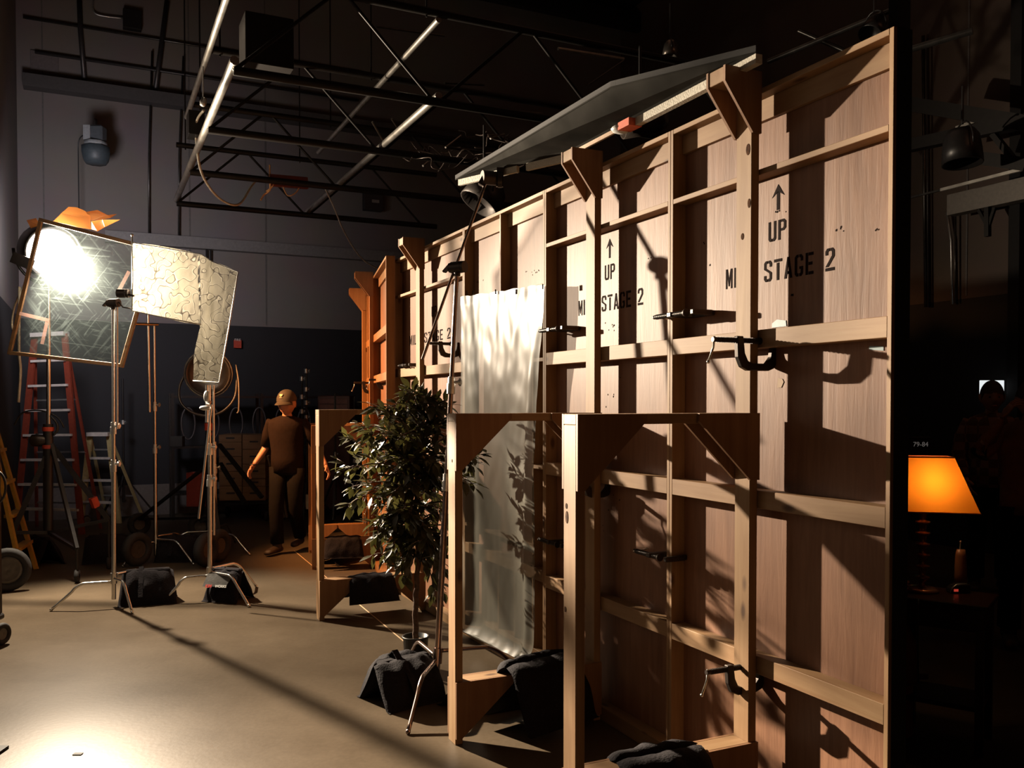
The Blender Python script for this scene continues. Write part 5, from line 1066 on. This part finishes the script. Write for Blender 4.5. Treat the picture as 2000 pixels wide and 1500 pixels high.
#==PEOPLE==
def head_mesh(m, c, fwd, sc=1.0, tilt=0):
    """face, ears, jaw as one surface; fwd = facing direction"""
    f = Vector((fwd[0], fwd[1], 0)).normalized(); f = (f*cos(tilt)+up*-sin(tilt)).normalized(); r = f.cross(up).normalized(); u = r.cross(f).normalized(); n1, n2 = 30, 22; vs = []
    for i in range(n2+1):
        th = pi*i/n2
        for k in range(n1):
            ph = 2*pi*k/n1; x = sin(th)*cos(ph); y = sin(th)*sin(ph); z = cos(th)     # y forward, x right
            X = x*.076; Y = y*.096; Z = z*.118
            if z < 0: j = 1-.42*(-z)**1.6; X *= j; Y *= (1-.18*(-z)**2) if y > 0 else (1-.5*(-z)**1.3)
            if y > .3:
                fx = x/max(y, .3)
                g_ = lambda a, b, s1, s2: math.exp(-((fx-a)/s1)**2-((z-b)/s2)**2)
                Y += .022*g_(0, -.12, .16, .14)+.010*g_(0, .05, .12, .2)-.010*g_(.38, .08, .2, .10)-.010*g_(-.38, .08, .2, .10)+.006*g_(0, .25, .6, .09)+.006*g_(0, -.42, .3, .05)-.005*g_(0, -.50, .3, .04)+.008*g_(0, -.75, .35, .15)
            if abs(x) > .93 and abs(y) < .35 and -.3 < z < .2: X += .012*(1 if x > 0 else -1)
            vs.append(Vector(c)+(r*X+f*Y+u*Z)*sc)
    m.add(vs, [(i*n1+k, (i+1)*n1+k, (i+1)*n1+(k+1) % n1, i*n1+(k+1) % n1) for i in range(n2) for k in range(n1)], True); return r, f, u
def chainmesh(m, pts, rad, n=10): m.tube(smooth_path(pts, 4), [rad[min(len(rad)-1, i//4)]*(1-(i % 4)/4)+rad[min(len(rad)-1, i//4+1)]*((i % 4)/4) for i in range((len(pts)-1)*4+1)], n)
def skin_obj(name, verts, edges, rad, mat, parent, lv=2):
    me = bpy.data.meshes.new(name); me.from_pydata([tuple(v) for v in verts], edges, []); o = bpy.data.objects.new(name, me); COL.objects.link(o)
    sk = o.modifiers.new('skin', 'SKIN'); sk.use_smooth_shade = True
    for i, v in enumerate(me.skin_vertices[0].data): rr = rad[i]; v.radius = rr if isinstance(rr, tuple) else (rr, rr); v.use_root = (i == 0)
    ss = o.modifiers.new('sub', 'SUBSURF'); ss.levels = ss.render_levels = lv
    dg = bpy.context.evaluated_depsgraph_get(); nm = bpy.data.meshes.new_from_object(o.evaluated_get(dg)); bpy.data.objects.remove(o)
    Vs = [v.co.copy() for v in nm.vertices]; Fs = [list(p.vertices) for p in nm.polygons]; bpy.data.meshes.remove(nm); return Vs, Fs
def hand(m, wrist, d, palm_n, sc=1.0, curl=.35, thumb=1):
    d = Vector(d).normalized(); pn = Vector(palm_n); pn = (pn-d*pn.dot(d)).normalized(); s = d.cross(pn)*thumb; wrist = Vector(wrist)
    m.loft([(wrist-d*.01, .026*sc, .020*sc, d, s), (wrist+d*.03*sc, .036*sc, .017*sc, d, s), (wrist+d*.07*sc, .042*sc, .016*sc, d, s), (wrist+d*.092*sc, .038*sc, .012*sc, d, s)], 12)
    for i, (o_, L) in enumerate(((.030, .070), (.010, .079), (-.010, .074), (-.029, .058))):
        p = wrist+d*.085*sc+s*o_*sc; pts = [p]; dd = d.copy(); cc = curl*(1+.25*i)
        for k_ in (.45, .32, .25): dd = (dd+pn*cc*.9).normalized(); p = p+dd*L*k_*sc; pts.append(p)
        m.tube(smooth_path(pts, 2), [(.0095-.0006*j)*sc for j in range(7)], 7)
    p = wrist+d*.025*sc+s*.028*sc; m.tube(smooth_path([p, p+(s*.8+d*.7+pn*.3).normalized()*.03*sc, p+(s*.6+d*1.2+pn*.6).normalized()*.062*sc], 3), [.012*sc]*3+[.0105*sc]*3+[.008*sc], 7)
def person(label, base, fwd, J, cl, cap=None, hairm=None, sc=1.0, tilt=.1, hf=None, collar=False, group=None, beard=False):
    """J: joints relative to base in a frame (right, forward, up) of the figure"""
    base = Vector(base); f = Vector((fwd[0], fwd[1], 0)).normalized(); r = f.cross(up).normalized(); t = T('person', label, 'person', base, 0, group)
    def g_(p): return base+(r*p[0]+f*p[1]+up*p[2])*sc
    V = {k_: g_(v) for k_, v in J.items() if len(v) == 3}
    names = ['pelvis', 'waist', 'chest', 'neck', 'head', 'sR', 'eR', 'wR', 'sL', 'eL', 'wL', 'hR', 'kR', 'aR', 'hL', 'kL', 'aL']
    ed = [(0,1),(1,2),(2,3),(3,4),(2,5),(5,6),(6,7),(2,8),(8,9),(9,10),(0,11),(11,12),(12,13),(0,14),(14,15),(15,16)]
    rad = [(.13,.10), (.125,.095), (.13,.10), .050, .05, .044, .042, .027, .044, .042, .027, .085, .058, .042, .085, .058, .042]
    rad = [tuple(x*sc for x in q_) if isinstance(q_, tuple) else q_*sc for q_ in rad]
    Vs, Fs = skin_obj('body', [V[n_] for n_ in names], ed, rad, SKIN, t); m = MB().add(Vs, Fs, True)
    hs_c = 1.13; hd = V['head']+up*.052*sc; hfw = Vector(hf) if hf else f; R_, Fw, U = head_mesh(m, hd, hfw, sc*hs_c, tilt)
    for s_1, a, b in (('R', 'eR', 'wR'), ('L', 'eL', 'wL')):
        d = (V[b]-V[a]).normalized(); hand(m, V[b]+d*.005, d+up*-.15, (r*(-1 if s_1 == 'R' else 1)), sc, .35, thumb=(1 if s_1 == 'R' else -1))
    m.build('body', SKIN, t, world=True)
    # eyes, brows, mouth
    m = MB()
    for sx in (-1, 1): m.ball(hd+R_*.030*sx*sc*hs_c+Fw*.079*sc*hs_c+U*.010*sc*hs_c, .0080*sc*hs_c, 10, 8)
    m.build('eyes', plain('eye_dark', (.05, .03, .02), .2), t, world=True)
    MB().ball(hd+Fw*.089*sc*hs_c-U*.055*sc*hs_c, (.021*sc*hs_c, .012*sc*hs_c, .006*sc*hs_c), 10, 6).build('mouth', LIP, t, world=True)
    # hair
    m = MB(); n1, n2 = 20, 10; vs = []
    for i in range(n2+1):
        th = pi*.62*i/n2
        for k_ in range(n1):
            ph = 2*pi*k_/n1; x = sin(th)*cos(ph); y = sin(th)*sin(ph); z = cos(th); lim = 1.0
            zz = max(z, .28) if y > .35 else max(z, -.45 if y < 0 else -.15)
            vs.append(hd+R_*x*.083*sc*hs_c+Fw*(y*.102-.004)*sc*hs_c+U*zz*.127*sc*hs_c)
    m.add(vs, [(i*n1+k_, (i+1)*n1+k_, (i+1)*n1+(k_+1) % n1, i*n1+(k_+1) % n1) for i in range(n2) for k_ in range(n1)], True); m.build('hair', hairm or HAIR, t, world=True)
    if cap:
        vs = []
        for i in range(9):
            th = pi*.5*i/8
            for k_ in range(24):
                ph = 2*pi*k_/24; vs.append(hd+R_*sin(th)*cos(ph)*.090*sc*hs_c+Fw*(sin(th)*sin(ph)*.108-.003)*sc*hs_c+U*(.030+cos(th)*.105)*sc*hs_c)
        m = MB().add(vs, [(i*24+k_, (i+1)*24+k_, (i+1)*24+(k_+1) % 24, i*24+(k_+1) % 24) for i in range(8) for k_ in range(24)], True); cp = m.build('baseball_cap', cap, t, world=True)
        vs = []
        for i in range(5):
            for k_ in range(13):
                a = pi*(.12+.76*k_/12); rr = 1+.0*i; e_ = i/4; vs.append(hd+R_*cos(a)*(.088+.006*e_)*sc*hs_c+Fw*(sin(a)*(.104+.072*e_*sin(a)))*sc*hs_c+U*(.034-.020*e_-.018*abs(cos(a))**2)*sc*hs_c)
        m = MB().add(vs+[v-U*.004 for v in vs], [(i*13+k_, i*13+k_+1, (i+1)*13+k_+1, (i+1)*13+k_) for i in range(4) for k_ in range(12)]+[(65+i*13+k_, 65+i*13+k_+1, 65+(i+1)*13+k_+1, 65+(i+1)*13+k_) for i in range(4) for k_ in range(12)]+[(52+k_, 53+k_, 118+k_, 117+k_) for k_ in range(12)], True); m.build('cap_brim', cap, cp, world=True)
        EM = plain('cream_embroidery', (.50, .38, .26), .8); m = MB(); o_ = hd+U*.092*sc*hs_c+Fw*.092*sc*hs_c; nn_ = (Fw*.85+U*.5).normalized(); uu = (U-nn_*U.dot(nn_)).normalized()
        m.prism([(-.017, .016), (-.006, .012), (.006, .012), (.017, .016), (.016, -.004), (0, -.018), (-.016, -.004)], nn_*.003, o_, R_, uu); m.build('cap_emblem', EM, cp, world=True)
        MB().bar(o_-uu*.026-R_*.015, o_-uu*.026+R_*.015, .005, .003, nn_).build('cap_lettering', EM, cp, world=True)
    # shirt: torso loft + sleeves
    m = MB(); pv, ws, ch, nk = V['pelvis'], V['waist'], V['chest'], V['neck']; sw = (V['sR']-V['sL']).length/2
    m.loft([(pv-up*.075*sc, .176*sc, .128*sc, up, r), (lerp(pv, ws, .5), .172*sc, .122*sc, up, r), (ws, .17*sc, .12*sc, up, r), (lerp(ws, ch, .5), .185*sc, .125*sc, up, r), (ch, .20*sc, .128*sc, up, r), (lerp(ch, nk, .35), .204*sc, .118*sc, up, r), (lerp(ch, nk, .62), .195*sc, .105*sc, up, r), (lerp(ch, nk, .82), .160*sc, .088*sc, up, r), (lerp(ch, nk, .95), .105*sc, .074*sc, up, r), (nk+up*.008*sc, .068*sc, .064*sc, up, r)], 22)
    for a, b, c2 in (('sR', 'eR', 'wR'), ('sL', 'eL', 'wL')):
        d = (V[b]-V[a]); k_ = cl.get('sleeve', .95); e_ = V[a]+d*min(k_, 1); inn = lerp(V['chest'], V[a], .6)-up*.005*sc
        rings = [(inn, .06*sc, .05*sc, V[a]-inn, f), (V[a]-up*.010*sc, .070*sc, .066*sc, (V[a]-inn).normalized()+d.normalized(), f), (V[a]+d*.4, .070*sc, .068*sc, d, f), (e_, .066*sc, .062*sc, d, f)]
        if k_ > 1: d2 = V[c2]-V[b]; rings += [(V[b]+d2*.4, .052*sc, .05*sc, d2, f), (V[b]+d2*.93, .038*sc, .036*sc, d2, f)]
        m.loft(rings, 14)
    for v in m.v: v += Vector((noise.noise(v*7), noise.noise(v*7+Vector((5, 0, 0))), noise.noise(v*9)))*.010*sc
    m.build(cl.get('topname', 'tshirt'), cl['top'], t, world=True)
    m = MB(); m.loft([(pv+up*.05*sc, .155*sc, .115*sc, up, r), (pv-up*.03*sc, .165*sc, .12*sc, up, r), (pv-up*.10*sc, .155*sc, .115*sc, up, r)], 20)
    for a, b, c2 in (('hR', 'kR', 'aR'), ('hL', 'kL', 'aL')):
        d = V[b]-V[a]; d2 = V[c2]-V[b]; m.loft([(V[a]+up*.02*sc, .098*sc, .105*sc, d, f), (V[a]+d*.4, .088*sc, .092*sc, d, f), (V[b], .072*sc, .075*sc, d+d2, f), (V[b]+d2*.5, .068*sc, .07*sc, d2, f), (V[c2]+up*.02*sc, .066*sc, .070*sc, d2, f)], 14)
    for v in m.v: v += Vector((noise.noise(v*8), noise.noise(v*8+Vector((5, 0, 0))), 0))*.010*sc
    m.build('trousers', cl['bottom'], t, world=True)
    for a, kk in (('aR', 'fR'), ('aL', 'fL')):
        ank = V[a]; fd = (r*J[kk][0]+f*J[kk][1]).normalized(); lift = J[kk][2] if len(J[kk]) > 2 else 0; p0 = Vector((ank.x, ank.y, max(0, ank.z-.085*sc)))
        m = MB().loft([(p0-fd*.075+up*.035, .030, .030, fd, r), (p0-fd*.03+up*.042, .043, .042, fd, r), (p0+fd*.07+up*.038, .047, .036, fd, r), (p0+fd*.15+up*.03, .050, .029, fd, r), (p0+fd*.195+up*.022, .034, .020, fd, r)], 14); m.cyl(p0+up*.05, ank+up*.03, .05, .052, n=14)
        for v in m.v: v.z = max(v.z, .002)
        m.build('boot', BOOT, t, world=True)
    return t, V, r, f
mb_ = onz(560, 1082); mb_ = Vector((mb_.x, mb_.y+.05, 0))
k_ = mb_.y/F_PX
Jm = dict(pelvis=(0, 0, .95), waist=(0, .01, 1.10), chest=(0, .03, 1.33), neck=(-.01, .05, 1.475), head=(-.02, .09, 1.56), sR=(.175, .02, 1.405), eR=(.235, -.03, 1.14), wR=(.335, .10, .955), sL=(-.185, .02, 1.405), eL=(-.31, -.02, 1.15), wL=(-.44, .12, .945),
     hR=(.09, 0, .90), kR=(.10, .10, .49), aR=(.10, .06, .10), hL=(-.09, 0, .90), kL=(-.085, .02, .48), aL=(-.07, -.24, .14), fR=(.35, 1), fL=(.1, 1))
tp, Vm, rm, fm = person('person in a dark cap, brown t-shirt and boots walking forward beside the farthest brace', mb_, (0, -1), Jm, dict(top=TEE, bottom=PANTS, sleeve=.93), cap=CAP, sc=1.0, tilt=.15, hf=(-.28, -1, 0))
MB().tube([Vm['wR']+Vector((.03*cos(a), .03*sin(a), .01)) for a in [2*pi*i/14 for i in range(14)]], .006, 6, closed=True).build('wristband', BCAB, tp, world=True)
# silhouettes in the dark on the right
def plaidm():
    m, nt, b = newmat('brown_plaid'); L = nt.links; tc = nt.nodes.new('ShaderNodeTexCoord'); ck = nt.nodes.new('ShaderNodeTexChecker'); ck.inputs['Scale'].default_value = 14; ck.inputs[1].default_value = (.24, .12, .07, 1); ck.inputs[2].default_value = (.10, .05, .03, 1)
    L.new(tc.outputs['Object'], ck.inputs['Vector']); L.new(ck.outputs[0], b.inputs['Base Color']); b.inputs['Roughness'].default_value = .9; return m
PLAID = plaidm()
Js = dict(pelvis=(0, 0, .96), waist=(0, .0, 1.11), chest=(0, .01, 1.35), neck=(0, .02, 1.50), head=(0, .04, 1.585), sR=(.18, 0, 1.42), eR=(.24, -.02, 1.15), wR=(.20, .12, .95), sL=(-.18, 0, 1.42), eL=(-.24, .0, 1.15), wL=(-.20, .14, .97),
     hR=(.09, 0, .91), kR=(.10, .02, .50), aR=(.11, 0, .10), hL=(-.09, 0, .91), kL=(-.10, .02, .50), aL=(-.11, 0, .10), fR=(.2, 1), fL=(-.2, 1))
person('person in a brown plaid shirt standing in the dark before the small bright screen', (at(1935, 800, 7.6).x, 7.6, 0), (-.3, -1), Js, dict(top=PLAID, bottom=PANTS, sleeve=1.2, topname='plaid_shirt'), hairm=HAIR, sc=1.02)
Jr = dict(Js); Jr.update(eR=(.32, .05, 1.28), wR=(.20, .12, 1.53), pelvis=(0, 0, .96))
person('person in a brown jacket at the right edge with a raised lit hand', (at(2010, 800, 5.9).x, 5.9, 0), (-.2, -1), Jr, dict(top=plain('brown_jacket', (.22, .10, .05), .9), bottom=PANTS, sleeve=1.2, topname='jacket'), sc=1.0)

# tiny litter on the floor
q = onz(152, 1473, .001); one(MB().box((q.x-.02, q.y-.012, 0.001), (q.x+.02, q.y+.012, .004)), 'floor_scrap', RUB, 'tiny dark scrap lying on the bright floor, bottom left', 'scrap', q)
q = onz(2, 1470, .001); one(MB().box((q.x-.12, q.y-.1, 0.001), (q.x+.003, q.y+.06, .012)), 'floor_mat', RUB, 'dark mat corner just entering at the lower left edge', 'mat', q)
